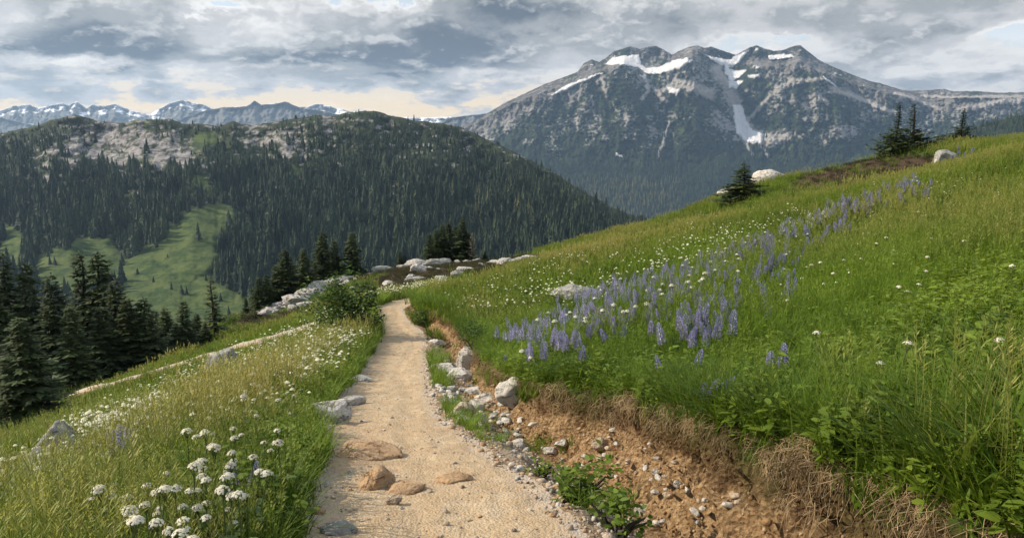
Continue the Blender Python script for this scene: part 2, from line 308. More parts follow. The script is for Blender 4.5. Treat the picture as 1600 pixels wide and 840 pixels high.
def soft(x, y, poly):
    return sum(inpoly(x + a, y + b, poly).astype(float) for a, b in ((-12, -5), (12, 5), (-10, 7), (10, -7), (0, 0), (-22, 0), (22, 0), (0, -10), (0, 10))) / 9
def hill_masks(X, Yy):
    jx = X + 20 * fbm(X / 40, Yy / 30, 5, 81, .6); jy = Yy + 12 * fbm(X / 40, Yy / 30, 5, 82, .6)
    mead = np.zeros(np.shape(X))
    for poly in ([(180, 520), (190, 420), (215, 398), (250, 385), (285, 345), (315, 320), (345, 318), (372, 338), (366, 352), (345, 362), (338, 400), (332, 440), (380, 470), (400, 520)], [(292, 204), (335, 200), (345, 215), (338, 238), (322, 252), (304, 228)], [(295, 265), (335, 270), (345, 320), (318, 318), (300, 290)],
                 [(60, 410), (110, 380), (165, 375), (190, 400), (170, 450), (60, 470)], [(440, 265), (470, 250), (478, 280), (455, 300)], [(0, 350), (30, 355), (30, 420), (0, 420)]):
        mead = np.maximum(mead, soft(jx, jy, poly) * (.52 if max(b for a, b in poly) < 325 else 1))
    rock = np.zeros(np.shape(X))
    for poly, v in (([(80, 225), (150, 188), (205, 192), (255, 205), (300, 212), (315, 250), (300, 270), (240, 262), (160, 256), (90, 258), (70, 245)], 1), ([(45, 290), (80, 258), (100, 262), (70, 305)], .8), ([(375, 205), (440, 195), (480, 210), (500, 250), (440, 250), (400, 230)], .8), ([(480, 180), (540, 180), (540, 230), (500, 240)], .45),
                    ([(585, 205), (610, 202), (622, 212), (600, 216)], .8), ([(650, 225), (745, 230), (742, 238), (660, 234)], .5), ([(590, 292), (650, 305), (640, 312), (595, 300)], .6), ([(100, 190), (130, 182), (145, 200), (110, 215)], .5)):
        rock = np.maximum(rock, soft(jx, jy, poly) * v)
    mead = sst(np.clip(mead * 1.5, 0, 1) + .35 * fbm(X / 16, Yy / 9, 4, 85, .6), .38, .62)
    patch = fbm(X / 46, Yy / 26, 4, 83, .6)
    return mead, rock, patch
# ---- the forested hill across the valley ------------------------------------
hcrest = curve([(-420, 215), (-200, 225), (0, 208), (20, 204), (60, 196), (80, 188), (100, 183), (120, 180), (140, 187), (160, 190), (195, 192), (210, 188), (240, 187), (265, 186), (290, 195), (310, 193), (340, 197), (365, 190), (380, 194), (400, 196), (430, 190), (450, 187),
    (480, 182), (500, 180), (520, 181), (545, 176), (570, 173), (590, 174), (620, 183), (650, 188), (690, 193), (720, 199), (750, 212), (780, 226), (820, 246), (860, 266), (900, 292), (950, 322), (1000, 340), (1040, 356), (1100, 376), (1300, 420)])
px = np.arange(-420, 1300, 1.8); NP = len(px)
cr = hcrest(px) + 3.4 * fbm(px / 22, px * 0, 3, 61)
p1 = np.maximum(455, cr + 70); kd = curve([(-420, 1), (700, 1), (1000, .86), (1300, .8)])(px)
und = 44 * fbm(px / 120, px * 0, 3, 71)
rowsA = [430 + 0 * px, 590 * kd, 700 * kd + und, 850 * kd + und, 985 * kd, 1010 * kd]
rowsY = [590 + 0 * px, p1, cr + .66 * (p1 - cr), cr + .3 * (p1 - cr), cr + 3, cr]
tk = np.array([0, .2, .48, .8, .97, 1.0]); NH = 240; ts = np.linspace(0, 1, NH)
D = np.array([np.interp(ts, tk, np.array(rowsA)[:, i]) for i in range(NP)]).T; Y = np.array([np.interp(ts, tk, np.array(rowsY)[:, i]) for i in range(NP)]).T
D = gsm(D, 6, 0); D = gsm(D, 4, 1); PX = np.broadcast_to(px, D.shape); fade = sst(Y - cr, 0, 18)
hm_ = hill_masks(PX, Y)[0]; fade = fade * (1 - .75 * gsm(gsm(hm_, 4, 0), 4, 1))
D = D + fade * (34 * fbm(PX / 110, Y / 80, 4, 62) + 20 * ridged(PX / 60, Y / 40, 4, 63)) + 1.0 * fbm(PX / 10, Y / 8, 3, 64) * fade
Ph = at(PX, Y, D); Ph = np.concatenate([Ph, np.array([Ph[-1] + np.array([0, a, b]) for a, b in ((30, -4), (120, -40), (420, -200))])], 0)
PXf = np.concatenate([PX, np.repeat(PX[-1:], 3, 0)]); Yf = np.concatenate([Y, np.repeat(Y[-1:], 3, 0)])
mead, rockz, patch = hill_masks(PXf, Yf)
rock = sst(fbm(PXf / 20, Yf / 8, 6, 84, .75) * 1.4 + rockz * .44 - .36 + .12 * sst(Yf, 330, 200), -.05, .16)
rock = rock * (1 - .9 * mead); grassy = np.maximum(mead, sst(patch, .2, .4) * .7)
m, N = material('hill_ground'); P_ = N.geo()['Position']
c = N.mix(N.noise(P_, .05, 5, .7), (.014, .022, .012, 1), (.036, .047, .022, 1))
c = N.mix(N.attr('grassy'), c, N.mix(N.ss(N.noise(P_, .06, 7, .75), .36, .62), (.022, .046, .013, 1), (.075, .098, .03, 1)))
c = N.mix(N.attr('rock'), c, N.mix(N.ss(N.noise(P_, .09, 8, .78), .35, .65), (.055, .053, .05, 1), (.31, .295, .285, 1)))
N.out(N.principled(c, .9, N.bump(N.noise(P_, .2, 5, .7), .35, 2), spec=.1))
link('hill', mesh_from('hill', Ph.reshape(-1, 3), [grid_faces(*Ph.shape[:2])], [m], True, dict(rock=rock, grassy=grassy)), 'broad forested hill with rocky top and a green meadow chute', 'hill', 'structure')
HILL = (PX, Y, D, Ph, px)

# ---- dark wooded shoulder at the right edge ----------------------------------
px = np.arange(1380, 1900, 3.0); c = curve([(1380, 262), (1440, 236), (1475, 214), (1510, 202), (1550, 191), (1600, 178), (1700, 165), (1900, 150)])(px)
t = np.linspace(0, 1, 60)[:, None]; Y = 320 + (c - 320) * t; D = 1150 + 300 * t + 0 * px; PX = np.broadcast_to(px, Y.shape); D = D + 18 * fbm(PX / 50, Y / 30, 4, 91)
P = at(PX, Y, D); SHO = (PX, Y, D, P.copy()); P = np.concatenate([P, [P[-1] + np.array([0, 100, -30]), P[-1] + np.array([0, 500, -260])]])
link('hill', mesh_from('hill', P.reshape(-1, 3), [grid_faces(*P.shape[:2])], [m], True, dict(rock=sst(fbm(P[..., 0] / 40, P[..., 2] / 18, 4, 92), .25, .4), grassy=np.zeros(P.shape[:2]))), 'dark wooded shoulder below the mountain at the right edge', 'hill', 'structure')

# ---- haze: the air between here and the far ranges ---------------------------
hm, N = material('haze_air'); pv = N.new('ShaderNodeVolumePrincipled'); pv.inputs['Color'].default_value = (.44, .66, .96, 1); pv.inputs['Density'].default_value = HAZE = .72e-4
pv.inputs['Anisotropy'].default_value = .3
o_ = N.new('ShaderNodeOutputMaterial'); N.t.links.new(pv.outputs[0], o_.inputs['Volume'])
x0, x1, y0, y1, z0, z1 = -5200, 5200, -150, 7400, -1400, 440
V = [(x, y, z) for z in (z0, z1) for y in (y0, y1) for x in (x0, x1)]
link('haze', mesh_from('haze', V, [[(0, 2, 3, 1), (4, 5, 7, 6), (0, 1, 5, 4), (2, 6, 7, 3), (0, 4, 6, 2), (1, 3, 7, 5)]], [hm], False), 'thin blue haze filling the valley air', 'haze', 'stuff')
# ================================================================ NEAR GROUND
ZP = smooth_curve([(-8, -1.2), (-2, -1.2), (0, -1.25), (3.15, -1.73), (4.32, -2.01), (5.3, -2.23), (7.24, -2.72), (10.1, -3.33), (13.5, -4.0), (17.5, -4.56), (23.5, -5.3), (28.4, -6.0), (45, -7.8), (60, -9.2), (420, -40)], -8, 420, .8)
XP = smooth_curve([(-8, .3), (0, -.1), (3.15, -.262), (4.32, -.497), (5.3, -.74), (7.24, -1.265), (10.1, -1.65), (13.5, -2.05), (17.5, -2.5), (20.5, -3.25), (23.5, -3.85), (26.5, -3.75), (29, -3.0), (31, -2.2), (34, -1.2), (37, -1.2), (420, -1.2)], -8, 420, .55)
TB = smooth_curve([(-8, 1.9), (2.5, 1.78), (3.65, 1.6), (6, 1.9), (7.5, 1.63), (9.8, 1.45), (14.2, 1.41), (18.5, 1.1), (22, .85), (28, .8), (420, .8)], -8, 420, .4)
HB = smooth_curve([(-8, .42), (4, .40), (6.5, .34), (9, .3), (14, .28), (18.5, .4), (22, .2), (28, .12), (420, .12)], -8, 420, .5)
HW = smooth_curve([(-8, .70), (2.8, .70), (4.3, .66), (6, .64), (8, .6), (12, .56), (17, .56), (21, .47), (28, .5), (420, .5)], -8, 420, .5)
def edge_noise(y): return .15 * fbm(y * 1.5, y * 0 + 2.2, 4, 201, .6)
def Hcore(x, y):
    t = x - XP(y); hw = HW(y); tb = TB(y) + .10 * fbm(y * 1.3, y * 0, 3, 202); tf = tb - .24 + .08 * fbm(y * 2, y * 0 + 9, 2, 203); hb = HB(y)
    d = (.15 + .20 * (1 - sst(y, 5.5, 10))) * sst(t, hw + .0, np.maximum(hw + .35, tf - .05)); rise = sst(t, tf, tb); tt = np.maximum(t - tb, 0)
    right = -d * (1 - rise) + rise * hb + .245 * 90 * np.tanh(tt / 90)
    tau = np.maximum(-t - hw - .1, 0); left = .05 * sst(tau, 0, .25) - .3 * (tau - .4 * (1 - np.exp(-tau / .4))) - .002 * np.minimum(tau, 35) ** 2
    z = ZP(y) + np.where(t > 0, right, left)
    off = np.maximum(sst(tt, .1, 1.5), sst(tau, .1, 1.5))
    z = z + off * (.05 * fbm(x / .9, y / .9, 3, 204) + .16 * fbm(x / 6, y / 6, 3, 205) * sst(y, 3, 10))
    z = z + 1.55 * np.exp(-((y - 49) / 8.5) ** 2) * sst(x, -30, -22) * (1 - sst(x, -10, -.5)) + .14 * fbm(x / 3, y / 3, 3, 206) * sst(y, 38, 44) * (1 - sst(x, -4, 4))
    z = z + 1.0 * np.exp(-((y - 50) / 7) ** 2) * sst(x, 8.5, 15.5) * (1 - sst(x, 24, 34))
    r = .5 * ((y - 60) + np.sqrt((y - 60) ** 2 + 30)); return z - .36 * r
def Hfine(x, y):
    t = x - XP(y); hw = HW(y); tb = TB(y)
    onp = 1 - sst(np.abs(t), hw - .1, hw + .15); dit = sst(t, hw - .1, hw + .2) * (1 - sst(t, tb - .1, tb + .2))
    rut = -.014 * np.exp(-((t - .18 - .10 * np.sin(y * .9)) / .10) ** 2) - .010 * np.exp(-((t + .22 + .12 * np.sin(y * .7 + 2)) / .12) ** 2) - .016 * np.clip(fbm(x / .22, y / .30, 2, 215) - .25, 0, 1) * 2
    return onp * (rut + .022 * fbm(x / .5, y / .5, 3, 211) + .011 * ridged(x / .13, y / .16, 3, 212)) + dit * (.06 * fbm(x / .3, y / .3, 4, 213) + .025 * ridged(x / .09, y / .09, 3, 214))
def H(x, y):
    x = np.asarray(x, float); y = np.asarray(y, float); return Hcore(x, y) + Hfine(x, y)
def hit(px, py, far=75.0):
    """where the line of sight through a photo point first meets the ground"""
    px = np.atleast_1d(np.asarray(px, float)); py = np.atleast_1d(np.asarray(py, float)); zs = np.geomspace(1.6, far, 220)
    P = at(px[:, None], py[:, None], zs[None]); below = P[..., 2] < Hcore(P[..., 0], P[..., 1]); k = below.argmax(1); ok = below.any(1)
    k = np.clip(k, 1, None); lo, hi = zs[k - 1], zs[k]
    for _ in range(14):
        m = (lo + hi) / 2; q = at(px, py, m); b = q[:, 2] < Hcore(q[:, 0], q[:, 1]); hi = np.where(b, m, hi); lo = np.where(b, lo, m)
    q = at(px, py, hi); q[:, 2] = Hcore(q[:, 0], q[:, 1]); q[~ok] = np.nan; return q
def hit1(px, py, dflt=None):
    q = hit(px, py)[0]
    if np.isnan(q[0]):
        q = at(px, py, dflt or 52.0); q[2] = Hcore(q[0], q[1])
    return q
def depth(q): return q[..., 1] * CP - q[..., 2] * SP
def pxof(q):
    zc = depth(q); return 800 + F * q[..., 0] / zc, 420 + F * (-(q[..., 2] * CP + q[..., 1] * SP)) / zc

HP = [[tuple(hit1(a, b, 53)[:2]) for a, b in pl] for pl in ([(556, 448), (600, 428), (650, 411), (750, 408), (828, 404), (795, 417), (725, 436), (690, 441), (640, 449), (585, 460)], [(1236, 298), (1262, 270), (1330, 252), (1400, 243), (1468, 243), (1478, 253), (1440, 272), (1380, 284), (1300, 300)], [(330, 512), (420, 492), (480, 478), (540, 452), (550, 462), (480, 496), (400, 508)])]
TRAIL = [hit1(a, b) for a, b in ((60, 636), (100, 621), (150, 607), (200, 593), (250, 578), (300, 563), (350, 549), (400, 535), (440, 523), (470, 514), (505, 502))]
TRL = [(q[0], q[1]) for q in TRAIL]
HEATH_C = hit1(1372, 262)
def heath(x, y):
    n = fbm(x / 2.2, y / 2.2, 4, 221)
    jx = x + .5 * n; jy = y + 1.2 * n; r = np.zeros(np.shape(x))
    for pl, v in zip(HP, (1, 1, .75)): r = np.maximum(r, v * sum(inpoly(jx + a, jy + b, pl).astype(float) for a, b in ((0, 0), (.7, .6), (-.7, .6), (.7, -.8), (-.7, -.8))) / 5)
    r = np.maximum(r, sst(y, 45, 48) * sst(x, -15, -12) * (1 - sst(x, .5, 3)))
    return sst(r + .45 * n, .35, .6)
def bare(x, y):
    """1 where soil, stones or the trodden path show, 0 under the plants"""
    t = x - XP(y); en = edge_noise(y); hw = HW(y) + en
    b = sst(t, -hw - .12, -hw + .0) * (1 - sst(t, TB(y) - .12, TB(y) + .02)) * (1 - sst(y, 31, 33))
    return np.maximum(b, 1 - sst(dist_poly(x, y, TRL) + .3 * fbm(x / 1.5, y / 1.5, 3, 222), .22, .5))

ys = np.concatenate([np.arange(-6, 2.0, .25), np.arange(2.0, 9, .022), np.arange(9, 20, .06), np.arange(20, 72, .3), 72 + np.cumsum(1.12 ** np.arange(34))])
tl = [0.0]; st = .022
while tl[-1] < 130:
    if tl[-1] > 2.6: st *= 1.055
    tl.append(tl[-1] + st)
tr = np.array(tl); tl = [0.0]; st = .024
while tl[-1] < 130:
    if tl[-1] > 1.3: st *= 1.055
    tl.append(tl[-1] + st)
tt = np.concatenate([-np.array(tl)[:0:-1], tr])
Yg, Tg = np.meshgrid(ys, tt, indexing='ij'); Xg = XP(Yg) + Tg; Zg = H(Xg, Yg)
tb = TB(Yg); bank = sst(Tg, tb - .5, tb - .3) * (1 - sst(Tg, tb - .02, tb + .12)) * (1 - sst(Yg, 24, 27)) * (HB(Yg) > .16)
clod = .09 * fbm(Yg / .35, Zg / .25 + Tg, 4, 231, .6) + .05 * ridged(Yg / .11, Zg / .16 + Tg * 2, 4, 232, .6)
Xs = Xg + bank * clod * 2.1 - .09 * (1 - sst(Yg, 24, 27)) * np.exp(-((Tg - tb - .02) / .09) ** 2) * (HB(Yg) > .16); Ysh = Yg; Zs = Zg + bank * .05 * fbm(Yg / .12, Tg / .12, 3, 233)
hsoil = np.clip((Zg - ZP(Yg) + .15) / (HB(Yg) + .15), 0, 1.3)
onpath = (np.abs(Tg) < HW(Yg) + edge_noise(Yg) * np.where(Tg < 0, 1, .6)) & (Yg < 34.5)
b_ = bare(Xg, Yg)
attrs = dict(across=Tg, bank=bank, bare=b_, hum=hsoil, ditch=sst(Tg, HW(Yg) - .1, HW(Yg) + .15) * (1 - sst(Tg, tb - .55, tb - .35)), heath=heath(Xg, Yg),
             edge=np.clip(sst(np.abs(Tg + .06 * fbm(Yg / .4, Tg / .4, 3, 241)), HW(Yg) - .22, HW(Yg) + .02), 0, 1))
VG = np.stack([Xs, Ysh, Zs], -1).reshape(-1, 3); FG = grid_faces(*Yg.shape); fp = onpath.ravel()[FG].sum(1) >= 3
def submesh(name, sel, mats):
    f = FG[sel]; u, inv = np.unique(f, return_inverse=True)
    return mesh_from(name, VG[u], [inv.reshape(f.shape)], mats, True, {k: v.ravel()[u] for k, v in attrs.items()})
m, N = material('meadow_soil'); P_ = N.geo()['Position']
turf = N.mix(N.noise(P_, 1.2, 5, .6), (.035, .055, .012, 1), (.07, .10, .022, 1))
turf = N.mix(N.attr('heath'), turf, N.mix(N.noise(P_, 2.5, 6, .7), (.028, .018, .012, 1), (.095, .062, .036, 1)))
s1 = N.noise(P_, 3.2, 6, .65); s2 = N.noise(P_, 22, 5, .7); s3 = N.voro(P_, 34)
soil = N.mix(s1, (.165, .098, .046, 1), (.33, .215, .112, 1)); soil = N.mix(N.ss(s2, .42, .72), soil, (.46, .33, .19, 1)); soil = N.mix(N.m('MULTIPLY', N.ss(N.noise(P_, 8, 6, .75), .46, .34), .8), soil, (.05, .026, .012, 1))  # near-black noise patches put crevice shade into the soil colour
hum = N.ss(N.m('ADD', N.attr('hum'), N.m('MULTIPLY', N.m('SUBTRACT', N.noise(P_, 5, 5, .7), .5), 1.3)), .22, .6)
soil = N.mix(hum, soil, N.mix(s2, (.02, .012, .006, 1), (.16, .09, .045, 1)))
grav = N.mix(N.noise(P_, 14, 5, .75), (.17, .135, .095, 1), (.40, .34, .265, 1)); grav = N.mix(N.m('MULTIPLY', N.ss(s1, .5, .68), .6), grav, (.3, .2, .1, 1))
brc = N.mix(N.attr('ditch'), soil, grav); brc = N.mix(N.attr('bank'), brc, soil)
c = N.mix(N.attr('bare'), turf, brc)
h = N.m('ADD', N.m('MULTIPLY', N.noise(P_, 18, 6, .75), 1.0), N.m('MULTIPLY', s3, .6))
N.out(N.principled(c, .95, N.bump(h, .9, .05), spec=.12)); ground_m = m
link('ground', submesh('ground', ~fp, [m]), 'sloping alpine meadow ground with a cut earth bank', 'ground', 'structure')
m, N = material('path_dirt'); P_ = N.geo()['Position']
a = N.noise(P_, 1.6, 5, .6); b = N.m('ADD', N.m('MULTIPLY', N.noise(P_, 70, 4, .8), .55), N.m('MULTIPLY', N.noise(P_, 6, 5, .7), .45)); v = N.voro(P_, 60); v2 = N.voro(P_, 110)
c = N.mix(a, (.335, .24, .14, 1), (.435, .335, .21, 1)); c = N.mix(N.ss(b, .46, .64), c, (.50, .405, .285, 1)); c = N.mix(N.m('MULTIPLY', N.ss(b, .47, .36), .5), c, (.29, .175, .09, 1))
gravel_c = N.mix(N.noise(P_, 45, 5, .8), (.2, .17, .14, 1), (.56, .5, .43, 1)); c = N.mix(N.m('MULTIPLY', N.attr('edge'), N.ss(N.noise(P_, 7, 4, .6), .28, .6)), c, gravel_c)
c = N.mix(N.m('MULTIPLY', N.ss(v2, .22, .12), .5), c, (.6, .53, .44, 1))
al = N.attr('across'); tx = N.sep(P_); tread = N.noise(N.xyz(N.m('ADD', N.m('MULTIPLY', al, 15), N.m('MULTIPLY', N.noise(P_, 1.2, 3), 5)), N.m('MULTIPLY', tx[1], 2.4), 0), 1.0, 6, .7)
c = N.mix(N.m('MULTIPLY', N.ss(tread, .5, .72), .28), c, (.58, .46, .315, 1)); c = N.mix(N.m('MULTIPLY', N.ss(tread, .46, .3), .22), c, (.29, .18, .09, 1)); pt = N.noise(P_, .55, 5, .7); c = N.mix(N.m('MULTIPLY', N.ss(pt, .52, .7), .5), c, (.36, .25, .15, 1))
h = N.m('ADD', N.m('ADD', N.m('MULTIPLY', b, 1.0), N.m('MULTIPLY', v, -.5)), N.m('MULTIPLY', tread, .9))
N.out(N.principled(c, .92, N.bump(h, .7, .03), spec=.15)); path_m = m
link('path', submesh('path', fp, [m]), 'sandy dirt trail winding downhill through the meadow', 'path', 'structure')
# the lower leg of the trail, a thin strip across the left meadow
q = np.array(TRL); s = np.linspace(0, len(q) - 1, 240); cx = np.interp(s, np.arange(len(q)), q[:, 0]); cy = np.interp(s, np.arange(len(q)), q[:, 1])
k = np.ones(25) / 25; cx = np.convolve(np.pad(cx, 12, 'edge'), k, 'valid'); cy = np.convolve(np.pad(cy, 12, 'edge'), k, 'valid')
tang = np.gradient(np.stack([cx, cy], 1), axis=0); tang /= np.linalg.norm(tang, axis=1)[:, None]; nrm = np.stack([-tang[:, 1], tang[:, 0]], 1)
offs = np.array([-.34, -.24, -.12, 0, .12, .24, .34]); hh = np.array([-.12, .05, .07, .07, .07, .05, -.12])
PX_ = cx[:, None] + nrm[:, :1] * offs; PY_ = cy[:, None] + nrm[:, 1:] * offs; PZ_ = H(PX_, PY_) + hh
V = np.stack([PX_, PY_, PZ_], -1).reshape(-1, 3)
link('path', mesh_from('path', V, [grid_faces(240, 7)], [path_m], True, dict(edge=np.tile(np.array([1, 1, 1, .8, 1, 1, 1.]), 240), across=np.tile(offs, 240))), 'lower leg of the trail crossing the left meadow as a thin line', 'path', 'structure')
# ================================================================ BUILDERS
def euler_dir(a): return np.stack([np.cos(a), np.sin(a)], -1)
class MB:
    """collects quads / triangles with two point attributes"""
    def __init__(s): s.V = []; s.Q = []; s.T = []; s.A = []; s.B = []; s.n = 0
    def add(s, V, Q=None, T=None, a=0.0, b=0.0):
        V = np.asarray(V, float); k = len(V)
        if Q is not None and len(Q): s.Q.append(np.asarray(Q) + s.n)
        if T is not None and len(T): s.T.append(np.asarray(T) + s.n)
        s.V.append(V); s.A.append(np.broadcast_to(a, (k,))); s.B.append(np.broadcast_to(b, (k,))); s.n += k
    def mesh(s, name, mats, smooth=True):
        f = []
        if s.Q: f.append(np.concatenate(s.Q))
        if s.T: f.append(np.concatenate(s.T))
        return mesh_from(name, np.concatenate(s.V), f, mats, smooth, dict(tip=np.concatenate(s.A), var=np.concatenate(s.B)))
    def tube(s, pts, radii, k=6, a=0., b=0., cap=True):
        pts = np.asarray(pts, float); n = len(pts); tg = np.gradient(pts, axis=0); V = []
        for i in range(n):
            d = tg[i] / (np.linalg.norm(tg[i]) + 1e-9); u = np.cross(d, (.31, .95, .02)) ; u /= np.linalg.norm(u) + 1e-9; v = np.cross(d, u)
            th = np.arange(k) * 2 * math.pi / k; V.append(pts[i] + radii[i] * (np.cos(th)[:, None] * u + np.sin(th)[:, None] * v))
        idx = np.arange(n * k).reshape(n, k); nx = np.roll(idx, -1, 1)
        s.add(np.concatenate(V), np.stack([idx[:-1], nx[:-1], nx[1:], idx[1:]], -1).reshape(-1, 4), a=a, b=b)
def proto(name, me):
    return bpy.data.objects.new(name, me)
def scatter(name, pts, rz, scl, idx, protos, label, cat, tilt=None, extra=None):
    """one object of uncountable stuff: copies of small meshes on points"""
    pts = np.asarray(pts, float); n = len(pts); me = mesh_from(name, pts, [], [])if False else bpy.data.meshes.new(name)
    me.vertices.add(n); me.vertices.foreach_set('co', pts.astype(np.float32).ravel())
    rot = np.zeros((n, 3), np.float32); rot[:, 2] = rz
    if tilt is not None: rot[:, :2] = tilt
    a = me.attributes.new('rot', 'FLOAT_VECTOR', 'POINT'); a.data.foreach_set('vector', rot.ravel())
    a = me.attributes.new('scl', 'FLOAT', 'POINT'); a.data.foreach_set('value', np.broadcast_to(scl, (n,)).astype(np.float32))
    a = me.attributes.new('idx', 'INT', 'POINT'); a.data.foreach_set('value', np.asarray(idx, np.int32))
    for k, v in (extra or {}).items():
        a = me.attributes.new(k, 'FLOAT', 'POINT'); a.data.foreach_set('value', np.asarray(v, np.float32))
    col = bpy.data.collections.new(name + '_kinds')
    for i, p in enumerate(protos): p.name = '%s_kind_%02d' % (name, i); col.objects.link(p)
    o = link(name, me, label, cat, 'stuff')
    g = bpy.data.node_groups.new(name + '_scatter', 'GeometryNodeTree')
    g.interface.new_socket('Geometry', in_out='INPUT', socket_type='NodeSocketGeometry'); g.interface.new_socket('Geometry', in_out='OUTPUT', socket_type='NodeSocketGeometry')
    gi, go = g.nodes.new('NodeGroupInput'), g.nodes.new('NodeGroupOutput'); ip = g.nodes.new('GeometryNodeInstanceOnPoints'); ci = g.nodes.new('GeometryNodeCollectionInfo')
    ci.inputs['Collection'].default_value = col; ci.inputs['Separate Children'].default_value = True; ci.inputs['Reset Children'].default_value = True
    L = g.links.new; L(gi.outputs[0], ip.inputs['Points']); L(ci.outputs[0], ip.inputs['Instance']); ip.inputs['Pick Instance'].default_value = True
    def na(nm, t):
        n_ = g.nodes.new('GeometryNodeInputNamedAttribute'); n_.data_type = t; n_.inputs[0].default_value = nm; return n_.outputs[0]
    L(na('idx', 'INT'), ip.inputs['Instance Index']); L(na('rot', 'FLOAT_VECTOR'), ip.inputs['Rotation']); L(na('scl', 'FLOAT'), ip.inputs['Scale'])
    L(ip.outputs[0], go.inputs[0]); md = o.modifiers.new('scatter', 'NODES'); md.node_group = g; return o

# ---------------------------------------------------------------- plant materials
def leaf_material(name, dark, light, dry, trans=.35, dryamt=.0, rough=.6, patch=.35, tipcol=None, vary=.3):
    m, N = material(name); P_ = N.geo()['Position']
    oi = N.new('ShaderNodeObjectInfo').outputs['Random']; var = N.attr('var'); tip = N.attr('tip')
    ia = N.new('ShaderNodeAttribute', attribute_name='dry', attribute_type='INSTANCER').outputs['Fac']
    big = N.m('ADD', N.m('MULTIPLY', N.noise(P_, patch, 3, .55), .6), N.m('MULTIPLY', N.noise(P_, patch * 4, 3, .6), .4))
    f = N.m('ADD', N.m('MULTIPLY', var, .45), N.m('MULTIPLY', N.ss(big, .36, .62), .6)); f = N.m('ADD', f, N.m('MULTIPLY', N.m('SUBTRACT', oi, .5), vary), clamp=True)
    c = N.mix(f, dark, light)
    d = N.m('MULTIPLY', N.ss(N.m('ADD', N.m('ADD', ia, dryamt), N.m('MULTIPLY', N.m('SUBTRACT', var, .5), .9)), .3, .9), N.m('ADD', .35, N.m('MULTIPLY', tip, .65)))
    c = N.mix(d, c, dry)
    if tipcol: c = N.mix(N.ss(tip, .75, 1.0), c, tipcol)
    a = N.principled(c, rough, spec=.2); t = N.new('ShaderNodeBsdfTranslucent'); N.set(t.inputs[0], N.mix(.5, c, N.vm('MULTIPLY', c, (1.5, 1.35, .6))))
    x = N.new('ShaderNodeMixShader'); x.inputs[0].default_value = trans; N.set(x.inputs[1], a); N.set(x.inputs[2], t.outputs[0]); N.out(x.outputs[0]); return m
M_GRASS = leaf_material('grass_blade', (.05, .095, .008, 1), (.155, .25, .022, 1), (.38, .35, .12, 1), .42)
M_LEAF = leaf_material('broad_leaf', (.065, .115, .011, 1), (.185, .26, .03, 1), (.16, .15, .03, 1), .35, -.3)
M_BUSH = leaf_material('bush_leaf', (.025, .055, .01, 1), (.08, .135, .022, 1), (.12, .12, .03, 1), .3, -.3)
M_FIR = leaf_material('fir_needles', (.014, .026, .010, 1), (.07, .098, .034, 1), (.09, .095, .045, 1), .12, -.25, .7, 1.2)
M_DEAD = leaf_material('dead_needles', (.10, .085, .07, 1), (.2, .18, .15, 1), (.2, .18, .15, 1), .1, -.3, .8)
M_FOREST = leaf_material('forest_needles', (.008, .018, .012, 1), (.038, .06, .03, 1), (.13, .13, .055, 1), .08, -.15, .8, .012, None, .9)
M_HEATH = leaf_material('heather_leaf', (.02, .022, .010, 1), (.06, .062, .022, 1), (.11, .06, .035, 1), .2, -.1, .8, .8)
M_DRY = leaf_material('dry_straw', (.07, .04, .02, 1), (.52, .40, .23, 1), (.36, .26, .14, 1), .2, -.3, .8, 3.0)
M_STEM = leaf_material('green_stem', (.06, .10, .03, 1), (.11, .15, .05, 1), (.2, .2, .1, 1), .2, -.3)
M_WHITE = leaf_material('white_petal', (.50, .48, .38, 1), (.78, .77, .69, 1), (.7, .62, .5, 1), .3, -.4, .7)
M_CREAM = leaf_material('cream_petal', (.55, .54, .38, 1), (.74, .73, .58, 1), (.6, .55, .4, 1), .3, -.4, .7)
M_LUP = leaf_material('lupine_petal', (.27, .28, .58, 1), (.42, .41, .70, 1), (.36, .22, .42, 1), .3, -.25, .6, 1.0, (.64, .66, .84, 1))
M_YEL = leaf_material('yellow_petal', (.6, .42, .03, 1), (.75, .55, .05, 1), (.7, .5, .1, 1), .2, -.4)
m, N = material('bark'); P_ = N.geo()['Position']
N.out(N.principled(N.mix(N.noise(P_, 9, 5, .7), (.03, .025, .02, 1), (.10, .085, .07, 1)), .95, N.bump(N.noise(P_, 30, 4), .8, .03))); M_BARK = m
def stone_material(name, a, b, lich, la=.5):
    m, N = material(name); o = N.new('ShaderNodeTexCoord').outputs['Object']; P_ = N.geo()['Position']
    c = N.mix(N.noise(P_, 3.5, 6, .7), a, b); c = N.mix(N.m('MULTIPLY', N.ss(N.noise(P_, 7, 6, .72), .52, .66), la), c, lich)
    cr = N.ss(N.noise(N.vm('MULTIPLY', P_, (3, 3, 7)), 2.2, 5, .7), .44, .36)
    c = N.mix(N.m('MULTIPLY', cr, .45), c, lich)
    h = N.m('SUBTRACT', N.noise(P_, 9, 7, .7), N.m('MULTIPLY', cr, .5)); N.out(N.principled(c, .9, N.bump(h, 1.0, .07), spec=.15)); return m
M_ROCKW = stone_material('pale_rock', (.42, .39, .345, 1), (.64, .61, .555, 1), (.15, .135, .105, 1), .85)
M_ROCKL = stone_material('ledge_rock', (.30, .285, .26, 1), (.52, .50, .465, 1), (.13, .12, .10, 1), .75)
M_ROCKG = stone_material('grey_lichen_rock', (.20, .20, .18, 1), (.38, .38, .345, 1), (.13, .145, .11, 1), .75)
M_ROCKS = stone_material('sandy_rock', (.38, .24, .125, 1), (.54, .39, .25, 1), (.3, .17, .08, 1), .5)
M_ROCKB = stone_material('brown_stone', (.33, .25, .17, 1), (.56, .47, .37, 1), (.2, .15, .1, 1), .4)

